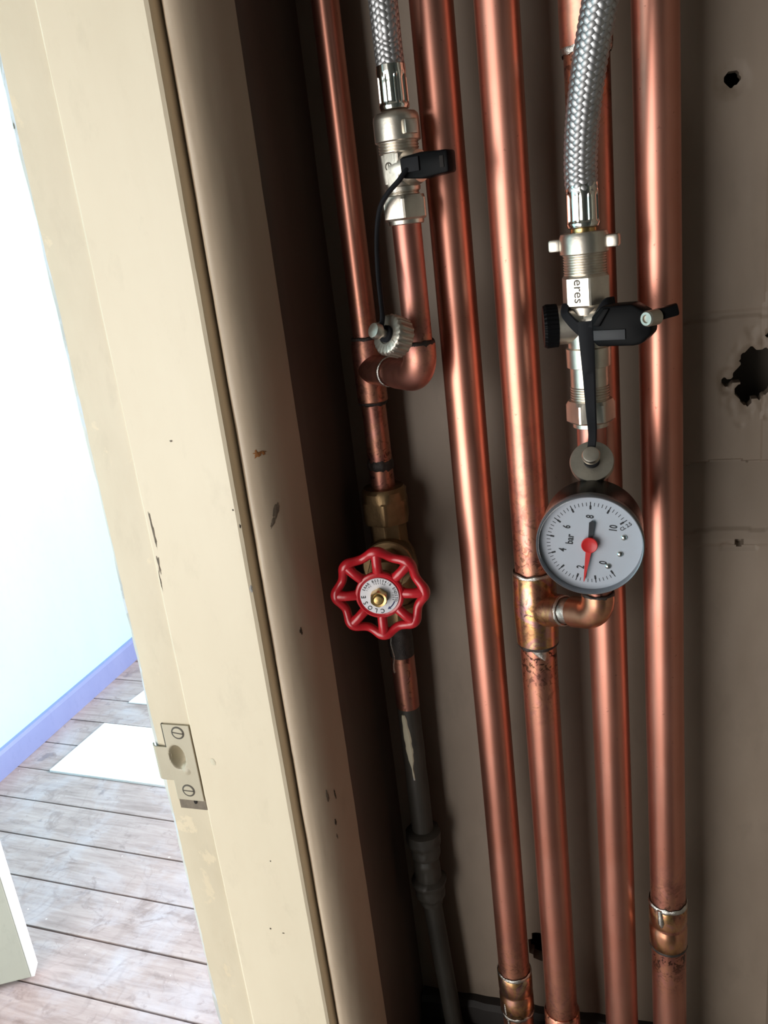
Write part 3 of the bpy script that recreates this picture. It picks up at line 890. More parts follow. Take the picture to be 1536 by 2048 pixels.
lp.part('pipe', MB().tube(pts, .0070, 28), 'lead_grey')

# ------------------------------------------------------------------ braided hoses
def catmull(P, n):
    out = []
    P = [Vector(p) for p in P]
    Q = [P[0] * 2 - P[1]] + P + [P[-1] * 2 - P[-2]]
    for i in range(1, len(Q) - 2):
        for k in range(n):
            t = k / n
            a, b, c, d = Q[i - 1], Q[i], Q[i + 1], Q[i + 2]
            out.append(.5 * ((2 * b) + (-a + c) * t + (2 * a - 5 * b + 4 * c - d) * t * t + (-a + 3 * b - 3 * c + d) * t ** 3))
    out.append(P[-1])
    return out

def resample(pts, step):
    L = [0]
    for a, b in zip(pts, pts[1:]): L.append(L[-1] + (b - a).length)
    n = int(L[-1] / step); out = []; j = 0
    for i in range(n + 1):
        s_ = L[-1] * i / n
        while j < len(L) - 2 and L[j + 1] < s_: j += 1
        t = (s_ - L[j]) / max(1e-9, L[j + 1] - L[j])
        out.append(pts[j].lerp(pts[j + 1], t))
    return out, L[-1]

def hose(th, ctrl, R):
    pts, L = resample(catmull(ctrl, 24), .0004)
    m = len(pts); ds = L / (m - 1)
    T = [(pts[min(i + 1, m - 1)] - pts[max(i - 1, 0)]).normalized() for i in range(m)]
    U, V = frame(T[0]); F = []
    for i in range(m):
        U = (U - T[i] * U.dot(T[i])).normalized(); V = T[i].cross(U); F.append((U.copy(), V.copy()))
    th.part('liner', MB().tube(pts[::8] + [pts[-1]], R - .0006, 24), 'braid_core')
    N = 7; pitch = N * .0029; k_ = 2 * PI / pitch; amp = .00036; hw = .00124
    mb = MB()
    sinb = math.sin(math.atan2(pitch, 2 * PI * R)); cosb = math.cos(math.atan2(pitch, 2 * PI * R))
    for sgn in (1, -1):
        for c in range(N):
            vs_ = []; fs = []
            for i in range(0, m):
                z = i * ds
                ph_ = 2 * PI * c / N + sgn * k_ * z
                over = sgn * math.cos(N * k_ * z + (PI if c % 2 else 0) * 0)
                for q, dr in ((-1, -.00022), (-.5, .00012), (.5, .00012), (1, -.00022)):
                    # step across the ribbon, square to its run
                    dth = q * hw * sinb / R; dz_ = -sgn * q * hw * cosb
                    ii = min(m - 1, max(0, i + int(round(dz_ / ds))))
                    r = R + amp * over + dr
                    u, v = F[ii]
                    vs_.append(pts[ii] + u * (r * math.cos(ph_ + dth)) + v * (r * math.sin(ph_ + dth)))
                if i:
                    b = (i - 1) * 4
                    for q in range(3): fs.append((b + q, b + q + 1, b + q + 5, b + q + 4))
            mb.add(vs_, fs)
    th.part('braid', mb, 'braid_steel', smooth=60)

def ferrule(th, x, y, z0, z1, R):
    L = z1 - z0
    prof = [(0, R * .90), (.0006, R * 1.02), (L * .10, R * 1.07), (L * .16, R * 1.06), (L * .20, R * 1.06), (L * .62, R * 1.05), (L * .70, R * 1.04), (L * .80, R * 1.03), (L - .0004, R * 1.01), (L, R * .94)]
    def flute(r, thh, st):
        q = st / L
        w = 0 if q < .12 or q > .82 else min(1, (q - .12) / .05, (.82 - q) / .14)
        a = (thh * 8 / (2 * PI) + .35) % 1.0
        return r - w * R * .085 * (1 if .10 < a < .90 else 0) - w * R * .02 * math.cos(2 * PI * a)
    prof2 = []
    for k in range(40):
        q = k / 39; s_ = q * L
        for (a, ra), (b, rb) in zip(prof, prof[1:]):
            if a <= s_ <= b: prof2.append((s_, ra + (rb - ra) * (s_ - a) / max(1e-9, b - a))); break
    th.part('ferrule', MB().lathe((x, y, z0), (0, 0, 1), prof2, 96, flute), 'chrome', smooth=30)

HRl, HRr = .0066, .0074
zfl0, zfl1 = zpx(222, *P2), zpx(138, *P2)
hoL = Thing('braided_hose', 'steel braided hose coming down to the valve beside the leftmost pipe', 'hose', (P2[0], P2[1], zfl0), 'braided hoses on the filling valves')
hose(hoL, [(P2[0], P2[1], zfl1 - .002), (P2[0] - .0003, P2[1], zfl1 + .01), at(770, 40, .438), at(757, -80, .437), at(740, -260, .437), Vector((-.123,.438,.22)), Vector((-.124,.439,.36))] + [Vector((-.125, .44, TOP))], HRl)
ferrule(hoL, *P2, zfl0, zfl1 + .002, HRl * 1.06)

zfr0, zfr1 = zpx(456, *PR), zpx(374, *PR)
hoR = Thing('braided_hose', 'steel braided hose bending down to the wing nut above the pressure gauge', 'hose', (PR[0], PR[1], zfr0), 'braided hoses on the filling valves')
hose(hoR, [(PR[0], PR[1], zfr1 - .002), at(1161, 330, .439), at(1165, 240, .434), at(1180, 120, .428), at(1204, -20, .422), at(1222, -120, .420), at(1240, -220, .42), Vector((.000, .421, .20)), Vector((.004, .424, .33)), Vector((.004, .43, TOP))], HRr)
ferrule(hoR, *PR, zfr0, zfr1 + .002, HRr * 1.02)
hoR.part('insert', MB().lathe((*PR, zfr0 - .004), (0, 0, 1), [(0, .0062), (.0045, .0062)], 32), 'brass')

# ------------------------------------------------------------------ valve on the left riser
def thread_prof(z0, z1, r, pitch=.0014, d=.0005):
    n = max(2, int(round((z1 - z0) / pitch))); out = []
    for i in range(n):
        a = z0 + (z1 - z0) * i / n; p = (z1 - z0) / n
        out += [(a, r - d), (a + p * .35, r), (a + p * .6, r), (a + p * .98, r - d)]
    return out

lv = Thing('ball_valve', 'nickel plated valve with black lever handle between the two leftmost pipes', 'valve', (P2[0], P2[1], z2n), 'filling valves')
zz = lambda py: zpx(py, *P2)
lv.part('coupling_nut', MB().lathe((*P2, zz(285)), (0, 0, 1), [(0, .0108), (.0006, .0114), (zz(240) - zz(285), .0114), (zz(232) - zz(285), .0111), (zz(226) - zz(285), .0098), (zz(226) - zz(285) - .001, .006)], 48), 'nickel')
for s_ in (-1, 1):
    d = Vector((.72, -.69, 0)) * s_
    lg = MB().box(Vector((*P2, (zz(245) + zz(275)) / 2)) + d * .0118, .0050, .0075, zz(245) - zz(275), d, Vector((0, 0, 1)).cross(d))
    lv.part('lug', lg, 'nickel', bevel=.001)
lv.part('thread', MB().lathe((*P2, 0), (0, 0, 1), thread_prof(zz(307), zz(283), .0100), 40), 'nickel', smooth=20)
phl = -PI / 2 - .38
bd_ = MB().lathe((*P2, zz(376)), (0, 0, 1), [(0, (.0080, .0082)), (.0022, (.0088, .0096)), (.006, (.0090, .0101)), (zz(309) - zz(376), (.0090, .0101)), (zz(303) - zz(376), (.0088, .0092))], 72, hexr(phl), up=(1, 0, 0))
lvb = lv.part('body', bd_, 'nickel', smooth=18)
hd = Vector((.90, -.43, 0)).normalized()
hz = zz(338)
lv.part('boss', MB().lathe(Vector((*P2, hz)), hd, [(0, .0092), (.0085, .0090), (.0125, .0075), (.0130, .0050)], 36), 'nickel')
lv.part('collar', MB().lathe((*P2, zz(384)), (0, 0, 1), [(0, .0070), (.0005, .0088), (.0022, .0090), (.0026, .0070)], 40), 'nickel')
lv.part('thread', MB().lathe((*P2, 0), (0, 0, 1), thread_prof(zz(398), zz(380), .0082), 40), 'nickel', smooth=20)
nh = zz(392) - zz(440)
lv.part('hex_nut', MB().lathe((*P2, zz(440)), (0, 0, 1), [(0, (.0098, .0104)), (.0010, (.0105, .0120)), (nh - .0016, (.0105, .0120)), (nh, (.0102, .0108)), (nh - .0001, (.0075, .0075))], 72, hexr(-PI / 2 - .30), up=(1, 0, 0)), 'nickel', smooth=18)
lv.part('olive_ring', MB().lathe((*P2, zz(449)), (0, 0, 1), [(0, .0086), (.0004, .0091), (zz(438) - zz(449), .0092)], 40), 'nickel')
# lever
h0 = at(836, 332, .4290)
hx = Vector((.965, -.26, 0)).normalized(); hy = Vector((0, 0, 1)).cross(hx).normalized()
lev = MB()
poly = [(-.0080, -.0048), (-.0080, .0048), (.0030, .0058), (.0125, .0052), (.0175, .0050), (.0175, -.0050), (.0125, -.0054), (.0030, -.0062)]
lev.prism(poly, h0 - hy * .0045 + hd * .001, hx, (0, 0, 1), hy, .0092)
lever = lv.part('lever', lev, 'black_plastic', bevel=.0012)
fc = MB().box(h0 + hx * -.0025 - hy * .0050 + Vector((0, 0, .0008)) + hd * .001, .0100, .0008, .0066, hx, hy)  # paler pad puts the lit front of the lever into colour
lv.part('lit_pad', fc, 'black_rubber', parent=lever, bevel=.0003)
sl_ = MB().box(h0 + hx * .0145 - hy * .0046 + hd * .001, .0022, .0009, .0052, hx, hy)
lv.part('lever_slot', sl_, 'dark_hole', parent=lever, bevel=.0003)
# 'e' stamped on the flat that faces the light
fn = Vector((math.cos(phl), math.sin(phl), 0)); ft = Vector((0, 0, 1)).cross(fn)
tx = MB(); put_text(tx, 'e', .0090, Vector((*P2, zz(331))) + fn * .00905, Vector((0, 0, -1)), ft, 1.0)
lv.part('lettering', tx, 'engraving', smooth=0)
# strap and dangling cap
cap_c = at(786, 672, .4175)
cn = Vector((-.50, -.78, .36)).normalized()
sp = [at(835, 326, .4300), at(812, 342, .4250), at(797, 362, .4235), at(775, 388, .4250), at(760, 418, .4280), at(754, 470, .4290), at(756, 540, .4250), at(762, 600, .4180), at(765, 632, .4130), cap_c + cn * .0085]
lv.part('strap', MB().tube(catmull(sp, 8), .0017, 12, up=(0, -1, 0), flat=.75), 'black_rubber')
def knurl(r, th, st):
    return r - (.00045 if int(th / (2 * PI) * 44) % 2 and r > .0095 else 0)
cp = lv.part('cap', MB().lathe(cap_c - cn * .0055, cn, [(0, .0080), (.0001, .0098), (.0005, .0104), (.0085, .0106), (.0098, .0098), (.0102, .0088), (.0102, .0050), (.0096, .0046), (.0096, .0005)], 88, knurl), 'nickel_dull', smooth=30)
lv.part('knob', MB().lathe(cap_c + cn * .0040, cn, [(0, .0022), (.0055, .0022), (.0058, .0040), (.0080, .0042), (.0095, .0036), (.0099, .0010)], 28), 'nickel', parent=cp)
lv.part('washer', MB().lathe(cap_c + cn * .0046, cn, [(0, .0044), (.0012, .0042)], 28), 'black_rubber', parent=cp)

# ------------------------------------------------------------------ valve on the right riser
rv = Thing('ball_valve', 'nickel plated valve with wing nut and black lever above the pressure gauge', 'valve', (PR[0], PR[1], zrn), 'filling valves')
zz = lambda py: zpx(py, *PR)
wn = zz(463) - zz(507)
rv.part('wing_nut', MB().lathe((*PR, zz(507)), (0, 0, 1), [(0, .0108), (.0005, .0117), (wn - .002, .0117), (wn - .0004, .0110), (wn, .0095), (wn - .0005, .0060)], 56), 'nickel')
wd = Vector((.985, -.17, 0)).normalized(); wt = Vector((0, 0, 1)).cross(wd)
for s_ in (-1, 1):
    lg = MB().box(Vector((*PR, zz(486))) + wd * s_ * .0138, .0062, .0075, (zz(474) - zz(500)) * 1.0, wd, wt)
    rv.part('wing', lg, 'nickel', bevel=.0012)
rv.part('thread', MB().lathe((*PR, 0), (0, 0, 1), thread_prof(zz(548), zz(506), .0104, .0013), 48), 'nickel', smooth=20)
phr = -PI / 2 - .28
sq = MB().lathe((*PR, zz(612)), (0, 0, 1), [(0, (.0094, .0100)), (.0012, (.0106, .0119)), (zz(549) - zz(612) - .001, (.0106, .0119)), (zz(547) - zz(612), (.0096, .0104))], 72, hexr(phr), up=(1, 0, 0))
rv.part('body', sq, 'nickel', smooth=18)
fn = Vector((math.cos(phr), math.sin(phr), 0)); ft = Vector((0, 0, 1)).cross(fn)
tx = MB(); put_text(tx, 'eres', .0066, Vector((*PR, zz(578))) + fn * .01066, Vector((0, 0, -1)), ft, 1.0, .00006)
rv.part('lettering', tx, 'engraving', smooth=0)
rv.part('neck', MB().lathe((*PR, zz(662)), (0, 0, 1), [(0, .0098), (zz(634) - zz(662), .0102), (zz(632) - zz(662), .0086), (zz(628) - zz(662), .0086), (zz(626) - zz(662), .0098), (zz(610) - zz(662), .0096)], 48), 'nickel')
sa = Vector((-.985, -.17, 0)).normalized()
S0 = Vector((*PR, zz(645)))
rv.part('side_port', MB().lathe(S0, sa, [(0, .0096), (.0150, .0096), (.0156, .0090)], 44), 'nickel')
def kn2(r, th, st): return r - (.0003 if int(th / (2 * PI) * 60) % 2 and r > .0098 else 0)
rv.part('side_cap', MB().lathe(S0 + sa * .0142, sa, [(0, .0096), (.0003, .0106), (.0058, .0108), (.0072, .0100), (.0074, .0085), (.0070, .0005)], 120, kn2), 'black_plastic', smooth=25)
low = [(zz(790) - zz(790), .0088), (zz(772) - zz(790), .0088), (zz(770) - zz(790), .0094), (zz(733) - zz(790), .0094), (zz(731) - zz(790), .0108), (zz(694) - zz(790), .0110), (zz(692) - zz(790), .0098), (zz(662) - zz(790), .0098)]
rv.part('barrel', MB().lathe((*PR, zz(790)), (0, 0, 1), low, 56), 'nickel')
rv.part('thread', MB().lathe((*PR, 0), (0, 0, 1), thread_prof(zz(806), zz(770), .0098, .0014), 44), 'nickel', smooth=20)
nh = zz(798) - zz(842)
rv.part('hex_nut', MB().lathe((*PR, zz(842)), (0, 0, 1), [(0, (.0098, .0104)), (.0010, (.0108, .0124)), (nh - .0018, (.0108, .0124)), (nh, (.0104, .0110)), (nh - .0001, (.0075, .0075))], 72, hexr(-PI / 2 + .12), up=(1, 0, 0)), 'nickel', smooth=18)
rv.part('olive_ring', MB().lathe((*PR, zz(852)), (0, 0, 1), [(0, .0085), (.0004, .0092), (zz(840) - zz(852), .0092)], 40), 'nickel')
# lever handle on the right
ha = Vector((.90, -.43, 0)).normalized(); hn = Vector((0, 0, 1)).cross(ha)      # hn points away from the lens side
rv.part('boss', MB().lathe(S0, ha, [(0, .0095), (.0095, .0095), (.0125, .0080)], 40), 'nickel')
Hc = at(1245, 645, .4190)
hx = Vector((.97, -.24, 0)).normalized(); hy = Vector((0, 0, 1)).cross(hx)
poly = [(-.0130, -.0070), (-.0130, .0040), (-.0085, .0085), (.0060, .0088), (.0120, .0050), (.0145, .0020), (.0145, -.0050), (.0100, -.0095), (.0060, -.0102), (-.0105, -.0100)]
lever = rv.part('lever', MB().prism(poly, Hc - hy * .006, hx, (0, 0, 1), hy, .013), 'black_plastic', bevel=.0012)
rv.part('lit_pad', MB().box(Hc + hx * -.0045 + Vector((0, 0, -.0046)) - hy * .0064, .0150, .0008, .0048, hx, hy), 'lit_pad_grey', parent=lever, bevel=.0003)  # lit lower bar of the lever, painted as a lighter pad
rv.part('ridge', MB().prism([(-.0125, .0000), (-.0070, .0075), (-.0040, .0075), (-.0090, -.0005)], Hc - hy * .0072, hx, (0, 0, 1), hy, .002), 'black_plastic', parent=lever, bevel=.0004)
Lc = at(1330, 625, .417)
arm = MB().box(Lc, .0120, .0070, .0052, Vector((.975, .05, .20)).normalized(), Vector((0, 1, 0)), Vector((-.2, 0, .98)).normalized())
rv.part('lever_tip', arm, 'black_plastic', parent=lever, bevel=.0010)
sc = at(1302, 636, .4105); san = Vector((-.62, -.78, .02)).normalized()
rv.part('lever_screw', MB().lathe(sc - san * .0040, san, [(0, .0036), (.0068, .0036), (.0076, .0030), (.0076, .0019), (.0066, .0017), (.0066, .0002)], 28), 'nickel_dull', parent=lever)
# Y-shaped strap: two arms join over the barrel, then one tail runs down to the cap
def ribbon(path, w, t, nrm=(0, -1, 0)):
    path = [Vector(p) for p in path]; rs = []
    for i, p in enumerate(path):
        tg = (path[min(i + 1, len(path) - 1)] - path[max(i - 1, 0)]).normalized()
        n_ = Vector(nrm); s_ = tg.cross(n_).normalized(); n_ = s_.cross(tg).normalized()
        ww = w[i] if isinstance(w, list) else w
        rs.append([p + s_ * (ww * a) + n_ * (t * b) for a, b in ((-1, -1), (-1, .6), (-.75, 1), (.75, 1), (1, .6), (1, -1))])
    return MB().rings(rs)
J = at(1172, 668, .4255)
capR = at(1184, 925, .4235)
cr = Vector((.02, -.80, .60)).normalized()
st = rv.part('strap', ribbon(catmull([J + Vector((0, 0, .006)), at(1174, 690, .4245), at(1178, 750, .4235), at(1182, 820, .4230), at(1185, 870, .4190), capR + cr * .0060 + Vector((0, 0, .004))], 6), [.0040 - .0020 * min(1, i / 24) for i in range(31)], .0011), 'black_rubber', smooth=30)
for pa in ([at(1131, 610, .4330), at(1130, 626, .4290), at(1140, 640, .4268), at(1156, 656, .4255), J], [at(1226, 600, .4330), at(1212, 606, .4280), at(1200, 626, .4262), at(1190, 648, .4252), J]):
    rv.part('strap_arm', ribbon(catmull(pa, 6), [.0017 + .0010 * i / 24 for i in range(25)], .0011), 'black_rubber', parent=st, smooth=30)
cp = rv.part('cap', MB().lathe(capR - cr * .0030, cr, [(0, .0100), (.0006, .0108), (.0042, .0110), (.0052, .0106), (.0054, .0048), (.0054, .0005)], 72), 'nickel_dull', smooth=30)
rv.part('knob', MB().lathe(capR + cr * .0020, cr, [(0, .0026), (.0060, .0026), (.0064, .0044), (.0084, .0045), (.0096, .0040), (.0098, .0034), (.0096, .0005)], 32), 'nickel', parent=cp)
rv.part('washer', MB().lathe(capR + cr * .0024, cr, [(0, .0040), (.0024, .0040)], 28), 'black_rubber', parent=cp)

# ------------------------------------------------------------------ pressure gauge
GC = at(1179, 1090, .3900)
pg = Thing('pressure_gauge', 'round pressure gauge with white dial and red pointer marked in bar', 'gauge', (GC.x, .4325, GC.z))
gx = Vector((0, -1, 0))
pg.part('case', MB().lathe(GC + Vector((0, .0300, 0)), gx, [(-.0005, .0060), (0, .0225), (.0010, .0240), (.0030, .0246), (.0260, .0250), (.0282, .0250), (.0284, .0246), (.0250, .0245)], 96, caps=False), 'gauge_black')
pg.part('bezel', MB().lathe(GC + Vector((0, .0035, 0)), gx, [(-.0010, .0249), (0, .0254), (.0030, .0255), (.0050, .0253), (.0055, .0249), (.0052, .0245), (.0030, .0243), (-.0010, .0243)], 96), 'bezel_grey')
pg.part('stem', MB().lathe(GC + Vector((0, .0450, 0)), gx, [(0, .0060), (.014, .0060), (.0145, .0085), (.0165, .0085)], 32), 'brass')
dial = pg.part('dial', MB().lathe(GC + Vector((0, .0028, 0)), gx, [(-.0006, .0244), (0, .0244)], 96), 'dial_white')
DR = .0238
def dp(r, deg, s=0.0):
    t = math.radians(deg)
    return GC + Vector((r * math.cos(t), .0028 - s, r * math.sin(t)))
ROT = -12.0
vdeg = lambda v: 315 - 27 * v + ROT
tk = MB()
def tick(v, r0, r1, w):
    a = vdeg(v); t = math.radians(a)
    u = Vector((math.cos(t), 0, math.sin(t))); s_ = Vector((-math.sin(t), 0, math.cos(t)))
    O = dp(0, 0, .00006)
    tk.add([O + u * r0 - s_ * w, O + u * r1 - s_ * w, O + u * r1 + s_ * w, O + u * r0 + s_ * w], [(0, 1, 2, 3)])
for i in range(51):
    v = i * .2
    tick(v, DR * .790, DR * .865, .00015)
    if i % 5 == 0:
        tick(v, DR * .720, DR * .800, .00044); tick(v, DR * .79, DR * .88, .00020)
pg.part('scale', tk, 'ink', parent=dial, smooth=0)
tx = MB()
ud = math.radians(180 + ROT + 3); upv = Vector((math.cos(ud), 0, math.sin(ud))); rt = Vector((math.cos(ud - PI / 2), 0, math.sin(ud - PI / 2)))
for v, s_ in ((0, '0'), (2, '2'), (4, '4'), (6, '6'), (8, '8'), (10, '10')):
    put_text(tx, s_, .0050, dp(DR * (.565 if v else .50), vdeg(v) - (0 if v else 3), .00006), rt, upv, .70, .00014)
put_text(tx, 'bar', .0050, dp(DR * .40, 168, .00006), rt, upv, .78, .00014)
a10 = math.radians(vdeg(10) - 8); r10 = Vector((math.cos(math.radians(33)), 0, math.sin(math.radians(33)))); u10 = Vector((-r10.z, 0, r10.x))
put_text(tx, 'CL 2.5', .0025, dp(DR * .790, vdeg(10) - 7.5, .00006), r10, u10, .9, .00006)
pg.part('lettering', tx, 'ink', parent=dial, smooth=0)
pa = vdeg(1.52)
def blade(r0, r1, w0, w1, s0, mat, name, a, tip=True):
    t = math.radians(a); u = Vector((math.cos(t), 0, math.sin(t))); q = Vector((-math.sin(t), 0, math.cos(t))); O = dp(0, 0, s0)
    ps = [O + u * r0 - q * w0, O + u * r1 - q * w1]
    if tip: ps.append(O + u * (r1 + .0012))
    ps += [O + u * r1 + q * w1, O + u * r0 + q * w0]
    b = [p + Vector((0, -.0005, 0)) for p in ps]
    return pg.part(name, MB().rings([ps, b]), mat, parent=dial, smooth=0)
blade(.0, .0175, .0006, .0002, .0012, 'ink', 'black_pointer', pa)
blade(.0, .0108, .0008, .0014, .0012, 'ink', 'pointer_tail', pa + 180)
blade(.002, .0188, .0015, .0003, .0020, 'needle_red', 'red_pointer', pa - 2)
pg.part('pointer_hub', MB().lathe(dp(0, 0, .0010), gx, [(0, .0034), (.0018, .0039), (.0026, .0039), (.0028, .0036), (.0022, .0022), (.0022, .0004)], 40), 'needle_red', parent=dial)
for (px_, py_) in ((1248, 1075), (1240, 1108), (1216, 1132)):
    p = at(px_, py_, GC.y + .0028)
    pg.part('rivet', MB().lathe(p, gx, [(0, .0015), (.0006, .0014), (.0011, .0009), (.0013, .0001)], 20), 'chrome', parent=dial)
pg.part('glass', MB().lathe(GC + Vector((0, -.0009, 0)), gx, [(0, .0244), (.0006, .0244), (.0007, .0240), (.0007, .0004)], 72), 'gauge_glass', smooth=0)

# ------------------------------------------------------------------ strike plate on the post
YS = .3807
sk = Thing('strike_plate', 'painted-over steel strike plate screwed to the edge of the cream door post', 'strike plate', (-.273, YS, at(395, 1600, YS).z))
c1 = at(331, 1447, YS); c2 = at(379, 1449, YS); c3 = at(407, 1600, YS); c4 = at(353, 1594, YS)
zt_, zb_ = SZT, SZB
xl, xr = SXL, SX - .0012
ztn, zbn = at(312, 1490, YS).z, at(325, 1556, YS).z      # tongue
xt = -.2945
poly = [(xl, zt_), (xr, zt_), (xr, zb_), (xl, zb_), (xl, zbn - .001), (xt + .001, zbn), (xt - .0008, zbn + .003), (xt - .0012, ztn - .001), (xt, ztn), (xl, ztn)]
zc_, xc_ = (ztn + zbn) / 2 - .001, (xl + xr) / 2 + .001
# plate as a fine sheet so that the dished catch can be pressed into it
mb = MB(); nx_, nz_ = 60, 140; idx = {}
def inside(x, z):
    return (xl <= x <= xr) or (xt <= x <= xl and zbn <= z <= ztn)
xs_ = np.linspace(xt, xr, nx_); zs_ = np.linspace(zb_, zt_, nz_)
dm = at(357, 1512, YS); dm2 = at(376, 1540, YS)
def plate_y(x, z):
    d = .0010
    q = math.sqrt(((x - dm.x) / .0058) ** 2 + ((z - dm.z) / .0088) ** 2)
    if q < 1: d -= .0085 * (1 - q * q)
    q2 = math.hypot(x - dm2.x, z - dm2.z) / .0044
    if q2 < 1: d = max(d, -.0005 + .0022 * (1 - q2 * q2))
    if x < xt + .004: d -= .0035 * ((xt + .004 - x) / .004) ** 2
    return YS - d
for j, z in enumerate(zs_):
    for i, x in enumerate(xs_):
        if inside(x, z): idx[i, j] = len(mb.v); mb.v.append(Vector((x, plate_y(x, z), z)))
for j in range(nz_ - 1):
    for i in range(nx_ - 1):
        q = [(i, j), (i + 1, j), (i + 1, j + 1), (i, j + 1)]
        if all(k in idx for k in q): mb.f.append(tuple(idx[k] for k in q))
o = sk.part('plate', mb, 'plate_paint', smooth=40)
so = o.modifiers.new('thickness', 'SOLIDIFY'); so.thickness = .0009; so.offset = 0
for (px_, py_, an) in ((356, 1465, -.12), (378, 1580, -.03)):
    p = at(px_, py_, YS - .001)
    s_ = sk.part('screw', MB().lathe(p + Vector((0, .0004, 0)), gx, [(0, .0040), (.0005, .0039), (.0012, .0032), (.0013, .0003)], 32), 'plate_paint')
    sk.part('screw_gap', MB().lathe(p + Vector((0, -.0001, 0)), gx, [(0, .0044), (.0005, .0043), (.0006, .0039)], 32), 'engraving', parent=s_)
    sk.part('screw_slot', MB().box(p + Vector((0, -.00080, 0)), .0070, .0004, .0007, Vector((math.cos(an), 0, math.sin(an))), Vector((0, 1, 0)), Vector((-math.sin(an), 0, math.cos(an)))), 'engraving', parent=s_)
# chiselled recess below the plate and a dark strip painted as the shadow beside it
rc = MB(); zr = at(400, 1618, YS).z
rc.box(((xl + xr) / 2, YS - .0001, (zb_ + zr) / 2), xr - xl, .0006, zb_ - zr)
sk.part('mortise', rc, 'scrape', smooth=0)
hl_ = MB().lathe(at(391, 1602, YS - .0006), gx, [(0, .0022), (.0004, .0020)], 20, squash=.5)
sk.part('screw_hole', hl_, 'dark_hole', smooth=0)
bt = MB().box((xl - .0004, YS - .0004, (zt_ + ztn) / 2), .0012, .0012, zt_ - ztn)
sk.part('gap_shade', bt, 'engraving', smooth=0)

# ------------------------------------------------------------------ thin white patches laid flat on the boards
def sheet(name, label, corners, th):
    P = [atz(px_, py_, ZF) for px_, py_ in corners]
    P = [Vector((p.x, p.y, ZF)) for p in P]
    base = sum(P, Vector()) / len(P)
    t = Thing(name, label, 'sheet', base)
    t.part('panel', MB().rings([[p + Vector((0, 0, .0005)) for p in P], [p + Vector((0, 0, th)) for p in P]]), 'patch_white', smooth=0, bevel=.0008)
A = atz(100, 1545, ZF); B = atz(210, 1450, ZF)
P = [Vector((A.x, A.y, ZF)), Vector((B.x, B.y, ZF)), Vector((B.x, B.y, ZF)) + du * .85, Vector((A.x, A.y, ZF)) + du * .85]
t = Thing('white_patch', 'large flat white patch lying across the floorboards beyond the cream post', 'board', sum(P, Vector()) / 4)
t.part('panel', MB().rings([[p + Vector((0, 0, .0008)) for p in P], [p + Vector((0, 0, .009)) for p in P]]), 'patch_white', smooth=0, bevel=.001)
A = atz(257, 1407, ZF); 
P = [Vector((A.x, A.y, ZF)), Vector((A.x + .02, A.y + .12, ZF)), Vector((A.x + .02, A.y + .12, ZF)) + du * .5, Vector((A.x, A.y, ZF)) + du * .5]
t = Thing('white_patch', 'white patch corner peeping out just above the large white floor patch', 'board', sum(P, Vector()) / 4)
t.part('panel', MB().rings([[p + Vector((0, 0, .0008)) for p in P], [p + Vector((0, 0, .006)) for p in P]]), 'patch_white', smooth=0, bevel=.001)

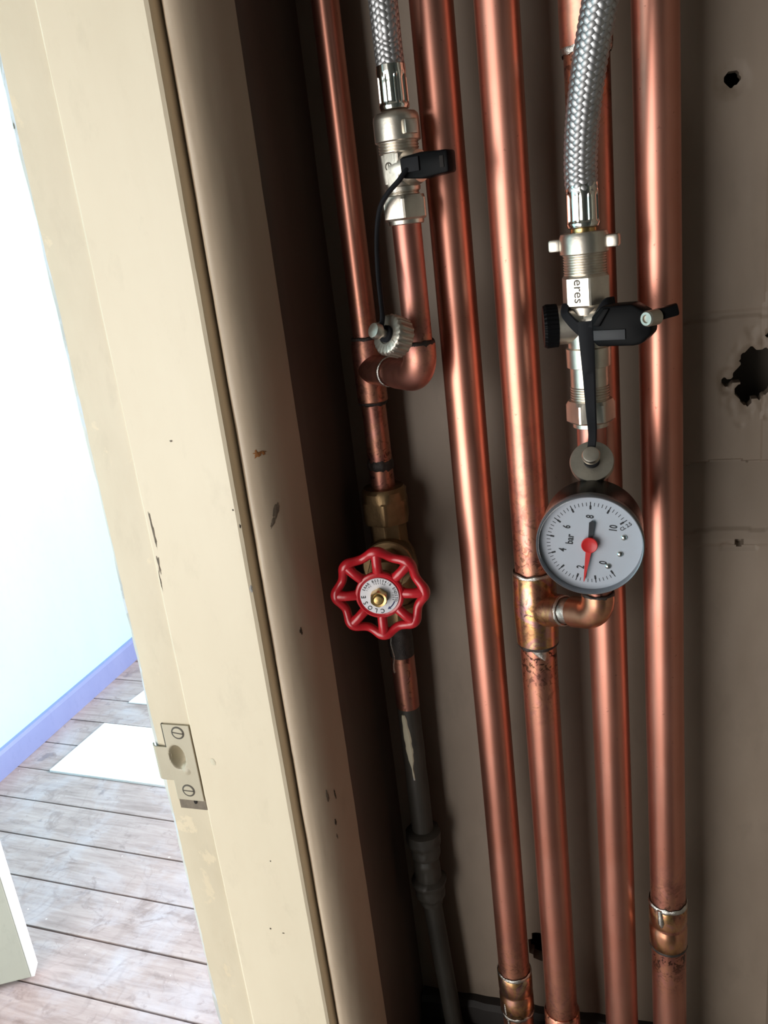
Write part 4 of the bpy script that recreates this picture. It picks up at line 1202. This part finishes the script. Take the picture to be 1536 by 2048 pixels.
# ------------------------------------------------------------------ chips, scrapes and cracks in the paint
bpy.context.view_layer.update()
dg = bpy.context.evaluated_depsgraph_get()
def mark(px_, py_, w, h, mat, name, seed, lean=0.0, rough=.45):
    """small irregular flake lying on whatever surface it belongs to; w, h in metres"""
    d = Vector(RM @ np.array([px_ - 768.0, py_ - 1024.0, FPX])).normalized()
    ok, loc, nor, _, ob, _ = scn.ray_cast(dg, Vector((0, 0, EYE)), d)
    if not ok: return
    if nor.dot(d) > 0: nor = -nor
    root = ob
    U = Vector((0, 0, 1)); U = (U - nor * U.dot(nor)).normalized(); V = nor.cross(U)
    U, V = U * math.cos(lean) + V * math.sin(lean), V * math.cos(lean) - U * math.sin(lean)
    pts = []; n = 22
    for k in range(n):
        t = 2 * PI * k / n
        r = 1 + rough * noise.noise((math.cos(t) * 1.7, math.sin(t) * 1.7, seed * 3.1)) + rough * .8 * noise.noise((math.cos(t) * 4, math.sin(t) * 4, seed * 7.7))
        p = loc + V * (w / 2 * r * math.cos(t)) + U * (h / 2 * r * math.sin(t))
        # follow the surface
        q = p + nor * .004
        ok2, l2, n2, _, o2, _ = scn.ray_cast(dg, q, -nor, distance=.008)
        if ok2 and o2 == ob: p = l2
        pts.append(p + nor * .00015)
    c = loc + nor * .0003
    inv = ob.matrix_world.inverted()
    me = bpy.data.meshes.new(name)
    me.from_pydata([tuple(inv @ p) for p in pts + [c]], [], [(k, (k + 1) % n, n) for k in range(n)])
    me.materials.append(MATS[mat])
    o = bpy.data.objects.new(name, me); COL.objects.link(o); o.parent = ob
mark(515, 907, .0050, .0028, 'rust', 'rust_spot', 1, 0, .9)
mark(527, 905, .0030, .0020, 'rust', 'rust_spot', 2, 0, .9)
mark(552, 1022, .0034, .0085, 'scrape', 'paint_chip', 3, -.35, .5)
mark(545, 1045, .0020, .0060, 'scrape', 'paint_chip', 4, -.5, .5)
mark(602, 1262, .0018, .0050, 'crack', 'paint_chip', 5, 0, .6)
mark(655, 1592, .0022, .0068, 'scrape', 'paint_chip', 6, .1, .5)
mark(670, 1588, .0012, .0062, 'crack', 'paint_chip', 7, .1, .6)
mark(671, 1644, .0014, .0048, 'crack', 'paint_chip', 8, .1, .5)
mark(674, 1672, .0012, .0042, 'scrape', 'paint_chip', 9, .1, .5)
mark(310, 1075, .0010, .0130, 'scrape', 'paint_crack', 10, .0, .8)
mark(303, 1050, .0008, .0160, 'scrape', 'paint_crack', 11, .02, .8)
mark(318, 1130, .0014, .0110, 'scrape', 'paint_crack', 12, .0, .9)
mark(322, 1165, .0008, .0090, 'scrape', 'paint_crack', 13, .0, .9)
mark(342, 882, .0014, .0010, 'scrape', 'paint_chip', 14)
mark(466, 1020, .0009, .0010, 'crack', 'paint_chip', 15)
mark(480, 1053, .0008, .0022, 'crack', 'paint_chip', 16)
mark(502, 1178, .0018, .0040, 'chip_grey', 'paint_chip', 17)
mark(28, 252, .0024, .0034, 'scrape', 'paint_chip', 18)
mark(541, 1857, .0011, .0011, 'crack', 'paint_chip', 19)
mark(567, 1866, .0014, .0008, 'crack', 'paint_chip', 20)
mark(541, 1722, .0009, .0009, 'crack', 'paint_chip', 21)
mark(426, 1524, .0032, .0042, 'cream_worn', 'paint_chip', 22, .2, .3)
